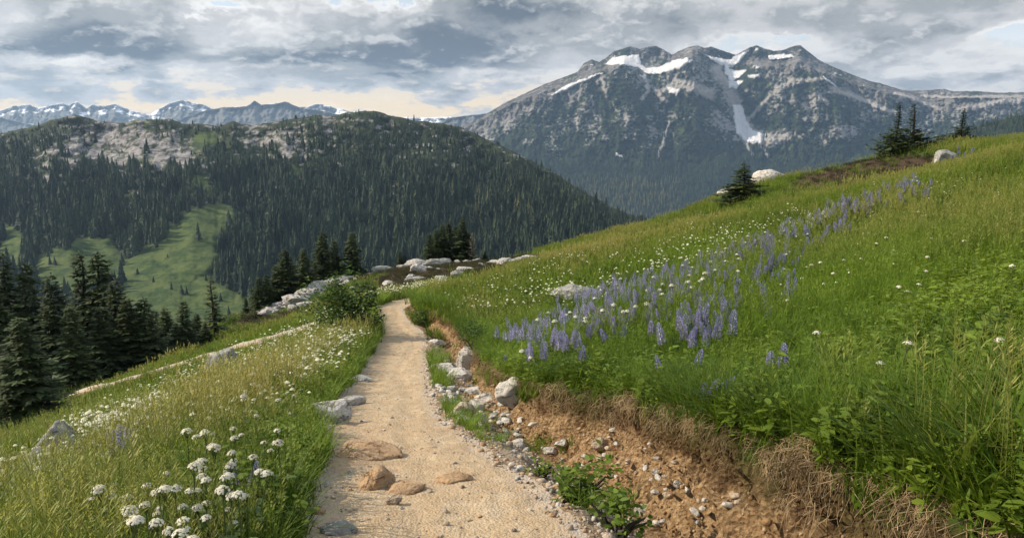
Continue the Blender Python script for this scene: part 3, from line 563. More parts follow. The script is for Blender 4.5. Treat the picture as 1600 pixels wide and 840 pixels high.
# ---------------------------------------------------------------- grass protos
def blade(mb, base, az, h, w, lean, curl, var, seg=4, tipk=1.0):
    s = np.linspace(0, 1, seg + 1); d = np.array([math.cos(az), math.sin(az)]); p = np.array([-d[1], d[0]])
    r = lean * s * h + curl * s ** 2.2 * h; z = h * (s - .28 * abs(curl) * s ** 2.5)
    ww = w * (1 - s ** 1.8 * .94)
    c = np.stack([base[0] + d[0] * r, base[1] + d[1] * r, z], -1); side = np.stack([p[0] * ww, p[1] * ww, 0 * ww], -1)
    V = np.concatenate([c - side, c + side]); k = seg + 1; i = np.arange(seg)
    mb.add(V, np.stack([i, i + k, i + k + 1, i + 1], -1), a=np.concatenate([s, s]) * tipk, b=var)
def tuft(seed, n, rad, h0, h1, w, curl=(.1, .6), seg=4, heads=0):
    r = random.Random(seed); mb = MB()
    for i in range(n):
        a = r.uniform(0, 6.283); q = rad * math.sqrt(r.random()); blade(mb, (q * math.cos(a), q * math.sin(a)), r.uniform(0, 6.283) , r.uniform(h0, h1), w * r.uniform(.6, 1.2), r.uniform(0, .28), r.uniform(*curl), r.random(), seg)
    for i in range(heads):                                  # flowering stalks with a loose seed head
        a = r.uniform(0, 6.283); q = rad * r.random(); bx, by = q * math.cos(a), q * math.sin(a); hh = h1 * r.uniform(1.05, 1.45); lx, ly = r.uniform(-.12, .12) * hh, r.uniform(-.12, .12) * hh
        mb.tube([(bx, by, 0), (bx + lx * .4, by + ly * .4, hh * .6), (bx + lx, by + ly, hh)], [w * .22] * 3, 3, 1.0, .9)
        for j in range(9):
            s = .8 + .2 * j / 8; c = np.array([bx + lx * s, by + ly * s, hh * s]); aa = r.uniform(0, 6.28); e = .022 * (1.15 - j / 9)
            dv = np.array([math.cos(aa), math.sin(aa), .9]) * e; pv = np.array([-math.sin(aa), math.cos(aa), 0]) * w * .5
            mb.add([c, c + dv * .6 - pv, c + dv * 1.3, c + dv * .6 + pv], [(0, 1, 2, 3)], a=1.0, b=1.0)
    return proto('grass', mb.mesh('tuft', [M_GRASS]))
def leafquad(mb, base, az, pitch, L, W, var, roll=0.):
    d = np.array([math.cos(az) * math.cos(pitch), math.sin(az) * math.cos(pitch), math.sin(pitch)]); s = np.cross(d, (0, 0, 1)); s /= np.linalg.norm(s) + 1e-9; n = np.cross(s, d)
    s = s * math.cos(roll) + n * math.sin(roll); n = np.cross(s, d); b = np.asarray(base, float)
    V = [b, b + d * L * .35 - s * W * .5 + n * W * .12, b + d * L * .75 - s * W * .36 + n * W * .05 - n * L * .05, b + d * L - n * L * .14, b + d * L * .75 + s * W * .36 + n * W * .05 - n * L * .05, b + d * L * .35 + s * W * .5 + n * W * .12, b + d * L * .4 - n * .0]
    mb.add(V, [(0, 1, 2, 6), (6, 2, 3, 4), (0, 6, 4, 5)], a=[0, .4, .6, .8, .6, .4, .4], b=var)
def leafplant(seed, stems, h, L, W, per, spread, mat, name='leafy_plant'):
    r = random.Random(seed); mb = MB()
    for s in range(stems):
        a = r.uniform(0, 6.28); q = spread * math.sqrt(r.random()); bx, by = q * math.cos(a), q * math.sin(a); hh = h * r.uniform(.55, 1.1); lx, ly = r.gauss(0, .16) * hh, r.gauss(0, .16) * hh
        mb.tube([(bx, by, 0), (bx + lx * .5, by + ly * .5, hh * .55), (bx + lx, by + ly, hh)], [L * .04, L * .03, L * .015], 3, .2, r.random() * .5)
        v = r.random()
        for j in range(per):
            t = .25 + .75 * (j + r.random()) / per; leafquad(mb, (bx + lx * t, by + ly * t, hh * t), r.uniform(0, 6.28), r.uniform(-.25, .55), L * r.uniform(.6, 1.15) * (1.15 - .4 * t), W * r.uniform(.7, 1.1) * (1.15 - .4 * t), min(1, max(0, v * .6 + r.random() * .4)), r.uniform(-.5, .5))
    return mb.mesh(name, [mat])

# ---------------------------------------------------------------- conifers
def fir_meshes(seed, h, rm, step=.17, droop=.30, up=.22, prof=None, start=.05, nb=8, dens=7, mat=None, gap=0., spl=1.0, jag=.18):
    r = random.Random(seed); mb = MB(); prof = prof or (lambda q: (1 - q) ** .85); z = h * start
    while z < h * .985:
        q = z / h; R = rm * prof(q) * r.uniform(1 - jag, 1 + jag) + .05 * h / 6
        n = max(4, int(nb * (.6 + .6 * (1 - q)))); a0 = r.uniform(0, 6.28)
        for b in range(n):
            if r.random() < gap: continue
            az = a0 + b * 6.283 / n + r.gauss(0, .25); L = R * min(1.3, max(.35, r.gauss(.9, .2))); v = r.random(); zb = z + r.uniform(-.5, .5) * step
            ns = max(2, int(dens * (.45 + .55 * L / rm)))
            for k in range(ns):
                s = .16 + .84 * (k + r.random() * .6) / ns; c = np.array([math.cos(az) * L * s, math.sin(az) * L * s, zb - droop * L * s ** 1.3 + up * L * s ** 3])
                for side in (-1, 0, 1):
                    a = az + side * r.uniform(.55, 1.1); l = (.34 * L * (1.1 - .55 * s) + .12 * h / 6) * r.uniform(.7, 1.15) * spl; w = l * r.uniform(.34, .52); pt = -droop * .9 + up * 2.4 * s ** 2 * .6 + r.gauss(0, .25) - .12 * abs(side)
                    d = np.array([math.cos(a) * math.cos(pt), math.sin(a) * math.cos(pt), math.sin(pt)]); sd = np.array([-math.sin(a), math.cos(a), r.gauss(0, .55)]); sd /= np.linalg.norm(sd)
                    mb.add([c, c + d * l * .5 - sd * w * .5, c + d * l, c + d * l * .5 + sd * w * .5 + (0, 0, -.15 * w)], [(0, 1, 2, 3)], a=[0, .4, .9 * s, .4], b=min(1, max(0, v * .55 + .45 * r.random())))
        z += step * r.uniform(.75, 1.25) * (1.1 - .45 * q)
    # leader
    for k in range(10):
        a = r.uniform(0, 6.28); zz = h * (.95 + .05 * k / 10); d = np.array([math.cos(a) * .5, math.sin(a) * .5, .8]); sd = np.array([-math.sin(a), math.cos(a), 0]); l = .08 * h / 6 * 1.4
        c = np.array([0, 0, zz]); mb.add([c, c + d * l * .5 - sd * l * .2, c + d * l, c + d * l * .5 + sd * l * .2], [(0, 1, 2, 3)], a=.5, b=r.random())
    tb = MB(); ks = np.linspace(0, 1, 7); tb.tube(np.stack([.02 * h * np.sin(ks * 3 + seed), .015 * h * np.cos(ks * 2.3 + seed), ks * h * .985 - .25 * (ks == 0)], -1), .021 * h * (1 - ks) ** .8 + .004 * h / 6, 8)
    return mb.mesh('crown', [mat or M_FIR], False), tb.mesh('trunk', [M_BARK])
def tiny_conifer(seed, lv=9):
    """a conifer a few pixels high: ragged star skirts"""
    r = random.Random(seed); mb = MB(); w = r.uniform(.16, .24)
    for i in range(lv):
        q = i / lv; z0 = .04 + .9 * q; R = w * (1 - q) ** .8 + .012; k = 9; V = [(0, 0, min(1.0, z0 + .9 / lv * 1.9))]
        for j in range(k):
            a = j * 6.283 / k + r.uniform(-.3, .3); rr = R * (r.uniform(.85, 1.25) if j % 2 == 0 else r.uniform(.45, .75)); V.append((rr * math.cos(a), rr * math.sin(a), z0 - .05 * r.random() - (.03 if j % 2 == 0 else 0)))
        mb.add(V, T=[(0, 1 + j, 1 + (j + 1) % k) for j in range(k)], a=[.9] + [.4 + .3 * r.random()] * k, b=np.array([.7] + [r.random() for _ in range(k)]))
    return mb.mesh('crown', [M_FOREST], False)

# ---------------------------------------------------------------- rocks
import bmesh
_ico = {}
def ico(sub):
    if sub not in _ico:
        b = bmesh.new(); bmesh.ops.create_icosphere(b, subdivisions=sub, radius=1); V = np.array([v.co[:] for v in b.verts]); T = np.array([[v.index for v in f.verts] for f in b.faces]); b.free(); _ico[sub] = (V, T)
    return _ico[sub]
def rock_mesh(seed, sx, sy, sz, mat, sub=4, planes=15, rough=.07, name='rock'):
    r = np.random.default_rng(seed); V, T = ico(sub); n = r.normal(size=(planes, 3)); n /= np.linalg.norm(n, axis=1)[:, None]; d = r.uniform(.62, .95, planes)
    dot = V @ n.T; rad = np.where(dot > .05, d / np.maximum(dot, .05), 9).min(1); rad = np.minimum(rad, 1.08)
    nz = fbm(V[:, 0] * 2 + V[:, 2] * 1.3 + seed, V[:, 1] * 2 - V[:, 2] * 1.1, 4, seed % 97, .55) + .5 * ridged(V[:, 0] * 3 - V[:, 2] * 2, V[:, 1] * 3 + V[:, 2] * 2, 3, seed % 89)
    n3 = ridged(V[:, 0] * 5 + V[:, 2] * 4 + seed, V[:, 1] * 5 - V[:, 2] * 3, 3, seed % 83); W_ = V * (rad * (1 + rough * nz + rough * .45 * n3))[:, None] * np.array([sx, sy, sz]); return mesh_from(name, W_, [T], [mat], sub < 4 and False or True)
# ================================================================ FORESTS (uncountable)
def col_interp(G, px_i, Yq):
    """grid of (PX, Y, D): depth at photo column and row"""
    PXg, Yg_, Dg = G[:3]; cols = np.clip(np.searchsorted(PXg[0], px_i), 1, PXg.shape[1] - 1); out = np.empty(len(px_i))
    for i, (c, y) in enumerate(zip(cols, Yq)): out[i] = np.interp(-y, -Yg_[:, c], Dg[:, c])
    return out
tp = [proto('forest', tiny_conifer(i)) for i in range(5)]
R_ = np.random.default_rng(11)
n = 34000; X = R_.uniform(-330, 1080, n); cry = hcrest(X); Yq = cry + (np.minimum(np.maximum(520, cry + 90), 560) - cry) * R_.random(n) ** .9
mead, rockz, patch = hill_masks(X, Yq)
fr = fbm(X / 20, Yq / 8, 5, 84, .68) * 1.25 + rockz * .5 - .33 + .12 * sst(Yq, 330, 200)
den = .95 - 1.25 * mead - .45 * np.clip(rockz, 0, 1) - .9 * sst(fr, -.1, .15) - .55 * sst(patch, .22, .42)
clump = fbm(X / 22, Yq / 14, 3, 301); den = den + .5 * clump + .9 * sst(clump, .2, .4) * (rockz > 0) + .7 * sst(clump, .1, .3) * (1 - sst(Yq - cry, 4, 16)) + 1.1 * sst(fbm(X / 12, Yq / 8, 2, 307), .3, .42) * mead * (Yq < 330)
keep = R_.random(n) < den; X, Yq, clump = X[keep], Yq[keep], clump[keep]
P1 = at(X, Yq, col_interp(HILL, X, Yq)); dist = P1[:, 1]
s1 = np.exp(R_.normal(math.log(8.6), .44, len(X))).clip(2.5, 19) * (.8 + .3 * sst(clump, -.3, .4)); low = sst(Yq, 210, 330); s1 *= (.5 + .5 * sst(Yq - hcrest(X), 0, 45)) * (.78 + .4 * low) * (.75 + .5 * sst(fbm(X / 45, Yq / 30, 3, 306), -.4, .4))
tint1 = .62 * np.exp(-((X - 780) / 110) ** 2 - ((Yq - 330) / 50) ** 2) * (R_.random(len(X)) < .45) + .4 * (R_.random(len(X)) < .16) * R_.random(len(X))  # yellower needles in one patch and on scattered trees
# the lower slopes of the mountain, and the shoulder at the right edge
n = 9000; X2 = R_.uniform(740, 1330, n); Y2 = R_.uniform(212, 345, n); k = (R_.random(n) < sst(Y2, 215, 300) * .9 + .55 * fbm(X2 / 40, Y2 / 20, 3, 305)) & (Y2 > mcrest(X2) + 60); X2, Y2 = X2[k], Y2[k]
P2 = at(X2, Y2, col_interp(MTN, X2, Y2)); s2 = R_.uniform(13, 25, len(X2)); sunlit2 = 1.0 * (R_.random(len(X2)) < .55) * sst(Y2, 262, 288) * (1 - sst(X2, 1040, 1100))  # sunlit patch of the lower forest put into the needle colour
n = 1500; X3 = R_.uniform(1400, 1700, n); c3 = curve([(1380, 262), (1440, 236), (1475, 214), (1510, 202), (1550, 191), (1600, 178), (1700, 165)])(X3); Y3 = c3 + R_.random(n) * 60
P3 = at(X3, Y3, col_interp(SHO, X3, Y3)); s3 = R_.uniform(7, 15, n)
k3 = R_.random(n) < .75; P3, s3 = P3[k3], s3[k3]
P = np.concatenate([P1, P2, P3]); sc = np.concatenate([s1, s2, s3]); P[:, 2] -= .04 * sc
scatter('forest', P, R_.uniform(0, 6.28, len(P)), sc, R_.integers(0, 5, len(P)), tp, 'dense dark conifer forest covering the hills across the valley', 'forest', extra=dict(dry=np.concatenate([tint1, sunlit2, 0 * s3])))  # the dry channel here is a yellow tint, with the painted sunlit patch

# ================================================================ NEAR TREES
def tree(kind, meshes, loc, s, rz, label, group=None, cat='tree', wide=1.0):
    o = bpy.data.objects.new(kind, None); COL.objects.link(o); o.location = Vector(loc); o.rotation_euler = (0, 0, rz); o.scale = (s * wide, s * wide, s); o.empty_display_size = .3; tag(o, label, cat, None, group)
    for nm, me in zip(('crown', 'trunk'), meshes):
        c = bpy.data.objects.new(nm, me); COL.objects.link(c); c.parent = o
    return o
FIRS = [fir_meshes(1, 6, .95, prof=lambda q: (1 - q) ** .68), fir_meshes(2, 6, .8, prof=lambda q: (1 - q) ** .85 + .04), fir_meshes(3, 6, 1.15, droop=.38, prof=lambda q: (1 - q) ** .7), fir_meshes(4, 6, .72, gap=.12, prof=lambda q: (1 - q) ** .8 * (.75 + .3 * math.sin(q * 21))),
        fir_meshes(5, 6, 1.0, droop=.42, up=.3, prof=lambda q: min(1, (1 - q) * 1.5) ** .9), fir_meshes(6, 6, .6, gap=.3, nb=5, start=.2)]
SPIRE = [fir_meshes(8, 6, 1.9, .2, .12, .3, lambda q: (max(0, 1 - q / .52)) ** .62 * .95 + .18 * (1 - q) ** .7 + .03, .02, 9, 8, gap=.1, spl=.85, jag=.4), fir_meshes(9, 6, 1.75, .2, .05, .3, lambda q: (max(0, 1 - q / .5)) ** .6 * .95 + .17 * (1 - q) ** .7 + .03, .02, 9, 8, gap=.1, spl=.85, jag=.4)]
LAYER = fir_meshes(10, 6, 2.3, .40, .16, .1, lambda q: (1 - q) ** .9, .02, 15, 12, gap=.04, spl=.8)
DEAD = fir_meshes(12, 6, .5, .3, .3, .1, lambda q: (1 - q) ** .6, .1, 4, 3, M_DEAD, .35)
G1 = 'fir trees along the lower edge of the left meadow'; G2 = 'firs beyond the pale rock ledge'; G3 = 'dark firs on the rocky knoll'; G4 = 'wind shaped conifers on the right skyline'
LT = [  # base px, base py, top py, width px, kind, depth (None: where the ground shows), label
    (48, 668, 487, 118, 2, None, 'large dark fir in front of the left tree group, lowest on the meadow'),
    (-22, 660, 450, 90, 0, 30.0, 'dark fir cut off by the left edge of the view'),
    (6, 640, 400, 70, 1, 35.0, 'tall narrow fir at the left edge behind the large front fir'),
    (26, 632, 388, 74, 0, 38.0, 'tall fir with a pointed top, second from the left edge'),
    (62, 622, 402, 80, 4, 38.0, 'broad topped fir behind the large front fir'),
    (98, 612, 422, 70, 0, 37.0, 'dense fir between the broad topped fir and the tallest spire'),
    (122, 612, 470, 66, 2, 34.5, 'shorter leafy fir beside the start of the lower trail'),
    (141, 600, 388, 62, 3, 40.0, 'tallest thin spire with a bare tip in the left tree group'),
    (171, 600, 386, 84, 4, 40.0, 'thick bushy topped fir in the middle of the left tree group'),
    (168, 596, 470, 60, 1, 36.8, 'paler fir in front of the thick bushy topped one'),
    (192, 590, 432, 62, 0, 38.5, 'fir with layered branches right of the thick bushy topped one'),
    (207, 588, 458, 54, 1, 38.0, 'slim fir just left of the wide pale fir at the meadow edge'),
    (232, 572, 460, 66, 2, 38.6, 'wide pale fir at the right side of the left tree group'),
    (82, 640, 560, 60, 2, 33.0, 'low fir at the upper end of the large front fir'),
    (247, 560, 480, 34, 1, 43.0, 'dark slim fir behind the wide pale fir'),
    (263, 556, 476, 40, 0, 42.0, 'small dark fir right of the wide pale fir'),
    (278, 556, 500, 44, 4, 40.5, 'bushy small fir leaning over the lower trail'),
    (292, 548, 464, 34, 1, 41.0, 'slender fir beside the lone bare stemmed fir'),
    (310, 540, 486, 30, 0, 43.0, 'short dark fir left of the lone bare stemmed fir'),
    (336, 526, 430, 38, 5, 44.0, 'lone thin fir with bare lower stem at the trees\' right end'),
    (322, 533, 500, 34, 4, 42.0, 'lowest bushy fir under the lone thin one')]
ri = random.Random(3)
for bx, by, ty, wpx, k, dep, lab in LT:
    q = hit1(bx, by) if dep is None else at(bx, by, dep)
    if dep is not None: q = np.array([q[0], q[1], Hcore(q[0], q[1])])
    zc = depth(q); h = (q[2] - at(bx, ty, zc)[2]) * -1 / .985; s = h / 6; wd = wpx * zc / F / (2 * s * {0: .95, 1: .8, 2: 1.15, 3: .72, 4: 1.0, 5: .6}[k])
    tree('fir_tree', FIRS[k], (q[0], q[1], q[2] - .05), s, ri.uniform(0, 6.28), lab, G1, wide=min(1.9, max(.7, wd * 1.3)))
MT = [(406, 478, 430, 26, 1, 47, 'short slim fir at the left end of the ledge group', G2), (418, 474, 425, 26, 0, 47, 'dark fir second from the left of the ledge group', G2), (432, 470, 412, 26, 1, 48, 'slim fir left of the broad ledge fir', G2), (448, 462, 386, 44, 0, 48, 'broad tall fir in the ledge group above the white rock', G2),
      (462, 458, 410, 24, 1, 50, 'narrow fir tucked between two taller ledge firs', G2), (477, 452, 385, 32, 0, 49, 'pointed fir standing apart in the middle of the ledge group', G2), (492, 450, 410, 22, 1, 51, 'thin short fir left of the tallest ledge fir', G2), (507, 448, 358, 38, 0, 50, 'tallest fir of the ledge group', G2),
      (525, 444, 372, 32, 1, 51, 'dark fir close behind the tallest ledge fir', G2), (552, 434, 360, 36, 0, 51, 'separate pointed fir at the right end of the ledge group', G2), (396, 490, 448, 22, 3, 48, 'smallest fir low at the left foot of the ledge group', G2), (385, 488, 462, 20, 1, 49, 'tiny dark fir farthest down the slope left of the ledge', G2),
      (625, 408, 391, 14, 0, 56, 'little pointed fir alone left of the knoll rocks', G3), (632, 408, 396, 11, 1, 56, 'tiny fir touching the little pointed one', G3), (672, 404, 362, 24, 2, 54, 'short fir at the left flank of the dark knoll clump', G3), (682, 404, 356, 24, 0, 55, 'fir on the left half of the dark knoll clump', G3), (692, 404, 349, 26, 1, 55, 'tall narrow fir left of the clump middle', G3),
      (702, 404, 344, 28, 0, 56, 'tall fir in the clump middle', G3), (713, 404, 350, 24, 1, 57, 'narrow fir in the gap between the two tallest of the clump', G3), (723, 404, 338, 32, 4, 55, 'broadest dark fir with blunt top in the knoll clump', G3), (733, 404, 362, 20, 0, 56, 'lower fir at the right flank of the knoll clump', G3), (738, 406, 362, 14, 6, 54, 'dead grey fir at the right end of the knoll clump', G3), (758, 402, 391, 14, 4, 55, 'low round fir right of the dead grey fir', G3)]
for bx, by, ty, wpx, k, dep, lab, g in MT:
    q = at(bx, by, dep); q[2] = Hcore(q[0], q[1]); zc = depth(q); h = (at(bx, ty, zc)[2] - q[2]) / .985; s = h / 6; me = DEAD if k == 6 else FIRS[k]
    wd = wpx * zc / F / (2 * s * {0: .95, 1: .8, 2: 1.15, 3: .72, 4: 1.0, 6: .5}[k]); tree('fir_tree', me, (q[0], q[1], q[2] - .05), s, ri.uniform(0, 6.28), lab, g, wide=min(1.9, max(.7, wd * 1.25)))
for bx, by, ty, wpx, me, r0, lab, dep in [(1160, 313, 251, 50, LAYER, 1.25, 'small fir with separate layered branches on the right meadow', None), (1399, 233, 161, 50, SPIRE[0], 1.35, 'conifer with thin spire and wide skirt, left one of the close pair', 49), (1422, 233, 163, 52, SPIRE[1], 1.25, 'conifer with leaning spire and wide skirt, right one of the close pair', 49.5),
        (1502, 219, 169, 46, SPIRE[0], 1.35, 'single thin conifer on the skyline right of the pale boulder', 50), (1466, 226, 212, 30, SPIRE[1], 1.25, 'dwarf conifer between the close pair and the single one', 51)]:
    q = hit1(bx, by) if dep is None else at(bx, by, dep)
    if dep is not None: q[2] = Hcore(q[0], q[1])
    zc = depth(q); h = (at(bx, ty, zc)[2] - q[2]) / .985; s = h / 6; wd = wpx * zc / F / (2 * s * r0); tree('conifer', me, (q[0], q[1], q[2] - .03), s, ri.uniform(0, 6.28), lab, G4, wide=min(1.8, max(.5, wd)))
# lone trees on the green chute and clearings of the far hill
crown_far = [tiny_conifer(50 + i, 12) for i in range(3)]; tmb = MB(); tmb.tube([(0, 0, -.05), (0, 0, .5), (0, 0, .95)], [.022, .014, .004], 5); trunk_far = tmb.mesh('trunk', [M_BARK])
for bx, by, hp, lab in [(310, 373, 27, 'single dark fir in the middle of the green valley meadow'), (268, 452, 13, 'small fir low on the green valley meadow, left of the pair'), (284, 459, 16, 'small fir of a pair at the foot of the green valley meadow'), (292, 459, 13, 'shorter fir of the pair at the foot of the green valley meadow'), (262, 402, 7, 'tiny fir at the left rim of the green valley meadow'),
        (240, 440, 10, 'tiny fir near the meadow edge above the left tree group'), (215, 428, 11, 'tiny fir beside the forest at the left meadow rim'), (78, 412, 14, 'small fir in the pale clearing at far left'), (86, 413, 13, 'second small fir in the pale clearing at far left'), (115, 418, 13, 'small fir at the right side of the pale clearing'),
        (330, 440, 15, 'small fir at the right foot of the green valley meadow'), (322, 438, 11, 'shorter fir at the right foot of the green valley meadow'), (345, 470, 14, 'small fir just above the lone thin fir')]:
    q = at(bx, by, col_interp(HILL, np.array([bx]), np.array([by]))[0]); zc = depth(q); tree('fir_tree', (crown_far[bx % 3], trunk_far), (q[0], q[1], q[2] - .2), hp * zc / F * 1.05, ri.uniform(0, 6), lab, 'lone firs in the clearings of the far hill', wide=1.15)
# ================================================================ ROCKS
ROCKS = []
def rock(px, py, w, h, mat, seed, label, group=None, sink=.3, dfl=None, sub=4, planes=15, ry=.8, name='boulder', cat='rock', rz=None, q=None, rough=.11):
    q = hit1(px, py, dfl) if q is None else q; zc = depth(q); sx = .5 * w * zc / F / .86; sz = h * zc / F / (1 - sink) / 2.3
    ROCKS.append((q[0], q[1] + sx * ry * .5, sx)); me = rock_mesh(seed, sx, sx * ry, sz, mat, sub + 1, planes, rough, name); o = link(name, me, label, cat, None, group, loc=(q[0], q[1] + sx * ry * .5, q[2] + sz * (1 - 2 * sink) * .85 + (.13 if 'left meadow' in label or 'lower of two' in label else 0))); o.rotation_euler = (0, 0, (seed * .37) % .7 - .35 if rz is None else rz); return o
for a in [
    (731, 576, 42, 36, M_ROCKW, 1, 'upright white boulder at the foot of the bank beside the ditch'), (694, 583, 38, 18, M_ROCKW, 2, 'low white rock leaning against the upright boulder'), (716, 596, 44, 22, M_ROCKW, 3, 'flat white rock in front of the upright boulder'),
    (803, 627, 46, 38, M_ROCKW, 4, 'tall pale boulder stuck in the end of the earth bank'), (808, 606, 28, 18, M_ROCKW, 5, 'pale rock knob on top of the boulder in the earth bank'), (741, 641, 26, 20, M_ROCKW, 6, 'pale rock in the ditch rubble shaped like a wedge'), (722, 654, 34, 26, M_ROCKB, 7, 'brownish split rock in the ditch rubble'),
    (762, 628, 38, 14, M_ROCKW, 8, 'long pale rock in the middle of the ditch'), (748, 615, 34, 12, M_ROCKW, 9, 'thin pale slab above the long ditch rock'), (742, 657, 34, 14, M_ROCKW, 10, 'pale flat rock nearest the trail in the ditch rubble'), (700, 634, 26, 12, M_ROCKG, 11, 'grey rock at the trail edge by the rubble'), (683, 541, 24, 12, M_ROCKW, 12, 'pale stone farther up the ditch'),
    (592, 764, 52, 34, M_ROCKS, 13, 'rounded orange boulder embedded in the trail', None, .5), (568, 716, 88, 18, M_ROCKS, 14, 'long flat sandy rock crossing the left side of the trail', None, .6), (632, 768, 54, 12, M_ROCKS, 15, 'low sandy rock beside the rounded orange boulder', None, .6), (712, 752, 50, 14, M_ROCKS, 16, 'sandy rock bump in the middle of the trail', None, .6), (616, 786, 20, 13, M_ROCKB, 17, 'small brown stone lying below the orange boulder'),
    (508, 662, 70, 44, M_ROCKW, 18, 'white weathered rock at the left edge of the trail'), (489, 668, 28, 18, M_ROCKW, 19, 'small white rock at the foot of the weathered one'), (545, 632, 40, 12, M_ROCKW, 20, 'pale slab flush with the left trail edge'), (553, 597, 44, 10, M_ROCKW, 21, 'flat pale slab half under the left grass'), (526, 836, 46, 22, M_ROCKG, 22, 'grey rough rock at the bottom edge of the trail'),
    (349, 594, 50, 52, M_ROCKG, 23, 'grey lichen boulder alone in the left meadow'), (84, 742, 74, 66, M_ROCKG, 24, 'grey boulder low in the left meadow, upper of two'), (64, 776, 60, 60, M_ROCKG, 25, 'greenish boulder half hidden in grass, lower of two'), (158, 597, 12, 7, M_ROCKW, 26, 'tiny white rock beside the lower trail'),
    (1480, 254, 34, 22, M_ROCKG, 27, 'pale lichen boulder beside lupines on the right skyline'), (1466, 257, 18, 10, M_ROCKW, 28, 'small white rock touching the skyline boulder'), (897, 470, 70, 26, M_ROCKG, 29, 'flat grey slab lying in the flowers of the right meadow'), (1538, 208, 14, 8, M_ROCKW, 30, 'small pale stone on the skyline at the upper right'),
    (938, 700, 26, 22, M_ROCKB, 31, 'brown stone below the earth bank face'), (812, 700, 24, 14, M_ROCKW, 32, 'pale stone in the ditch below the earth bank'), (1008, 806, 26, 20, M_ROCKW, 33, 'white stone at the foot of the near earth bank'), (860, 708, 22, 12, M_ROCKW, 34, 'pale flat stone by the leafy ditch plant'), (878, 696, 18, 11, M_ROCKW, 35, 'bluish white stone above the leafy ditch plant')]:
    rock(*a)
G = 'pale rocks on the knoll and ledge'
for i, (x, y, w, h, m_, dfl, lab) in enumerate([(420, 489, 36, 14, M_ROCKW, 45, 'pointed pale rock at the low left end of the ledge'), (442, 481, 40, 16, M_ROCKW, 45, 'pale ledge rock above the pointed one'), (464, 474, 44, 20, M_ROCKW, 45, 'broad pale rock in the lower half of the ledge'), (484, 464, 44, 22, M_ROCKW, 46, 'largest pale block of the ledge above the bush'), (503, 454, 36, 20, M_ROCKW, 46, 'pale ledge rock right of the largest block'),
        (522, 447, 36, 18, M_ROCKW, 47, 'pale ledge rock under the tallest ledge fir'), (540, 440, 30, 14, M_ROCKW, 47, 'pale rock at the high right end of the ledge'), (474, 478, 28, 8, M_ROCKG, 44, 'low grey rock under the broad ledge rock'), (600, 424, 32, 13, M_ROCKW, 50, 'pale rock halfway up the heather slope'), (580, 428, 12, 5, M_ROCKW, 50, 'tiny pale rock left of the halfway rock'),
        (653, 411, 34, 17, M_ROCKW, 52, 'humped white rock on top of the knoll'), (682, 411, 52, 13, M_ROCKW, 52, 'long pale rock joining the humped white one'), (652, 424, 26, 14, M_ROCKW, 49, 'white rock just below the humped one'), (630, 414, 14, 6, M_ROCKW, 51, 'small pale rock left of the humped one'), (716, 432, 20, 13, M_ROCKW, 44, 'pale rock where heather meets the meadow'), (726, 424, 20, 11, M_ROCKW, 45, 'pale rock above the one at the meadow border'),
        (690, 436, 22, 6, M_ROCKW, 43, 'flat pale rock in the lower heather'), (652, 437, 22, 7, M_ROCKW, 43, 'low pale rock at the trail side of the heather'), (772, 413, 24, 10, M_ROCKW, 49, 'pale rock on the saddle left of the flat saddle stones'), (791, 412, 26, 12, M_ROCKW, 49, 'blocky pale rock in the middle of the saddle'), (812, 408, 26, 8, M_ROCKW, 50, 'low pale rock on the saddle by the meadow slope'), (829, 404, 22, 7, M_ROCKW, 50, 'last pale rock on the saddle before the green slope'),
        (742, 409, 14, 5, M_ROCKG, 51, 'small grey rock at the foot of the dead fir')]):
    q = hit1(x, y, dfl) if dfl < 55 else hit1(x, y, dfl); rock(x, y, w * .98, h * .8, (m_, M_ROCKL, M_ROCKG)[i % 3] if i > 6 else M_ROCKL, 60 + i, lab, G, .35, None, 4, 18, .7, q=q, rough=.26, rz=(i * 1.7) % .9 - .3)
for px_, pt, dep, w, lab, sd in ((1204, 267, 53, 44, 'smooth pale slab on the skyline just right of the layered fir', 91), (1138, 297, 50, 30, 'pale slab at the skyline left of the layered fir', 92)):
    q = at(px_, pt, dep); g = float(Hcore(q[0], q[1])); sz = max(.5, (q[2] - g) / 1.5); sx = .5 * w * dep / F / .86
    o = link('boulder', rock_mesh(sd, sx, sx * .7, sz, M_ROCKW, 5, 14, .12, 'boulder'), lab, 'rock', None, G, loc=(q[0], q[1], q[2] - sz * .85)); print('slab', q, g, sz)
Rk = random.Random(9); SMK = [rock_mesh(240 + i, .5, .4, .3, (M_ROCKL, M_ROCKG)[i % 2], 4, 16, .2, 'boulder') for i in range(5)]
for i in range(34):
    x, y = (Rk.uniform(560, 830), Rk.uniform(405, 446)) if i < 24 else (Rk.uniform(415, 560), 0)
    if i >= 24: y = 492 - (x - 415) * .37 + Rk.uniform(-4, 10)
    q = hit1(x, y, 52); w = Rk.uniform(.25, .75); o = link('boulder', SMK[i % 5], 'small broken rock scattered in the brown heather of the knoll and ledge', 'rock', None, 'small rocks of the knoll and ledge', loc=(q[0], q[1], q[2] + w * .06)); o.scale = (w, w * Rk.uniform(.7, 1.2), w * Rk.uniform(.6, 1.1)); o.rotation_euler = (Rk.uniform(-.2, .2), Rk.uniform(-.2, .2), Rk.uniform(0, 6.28))
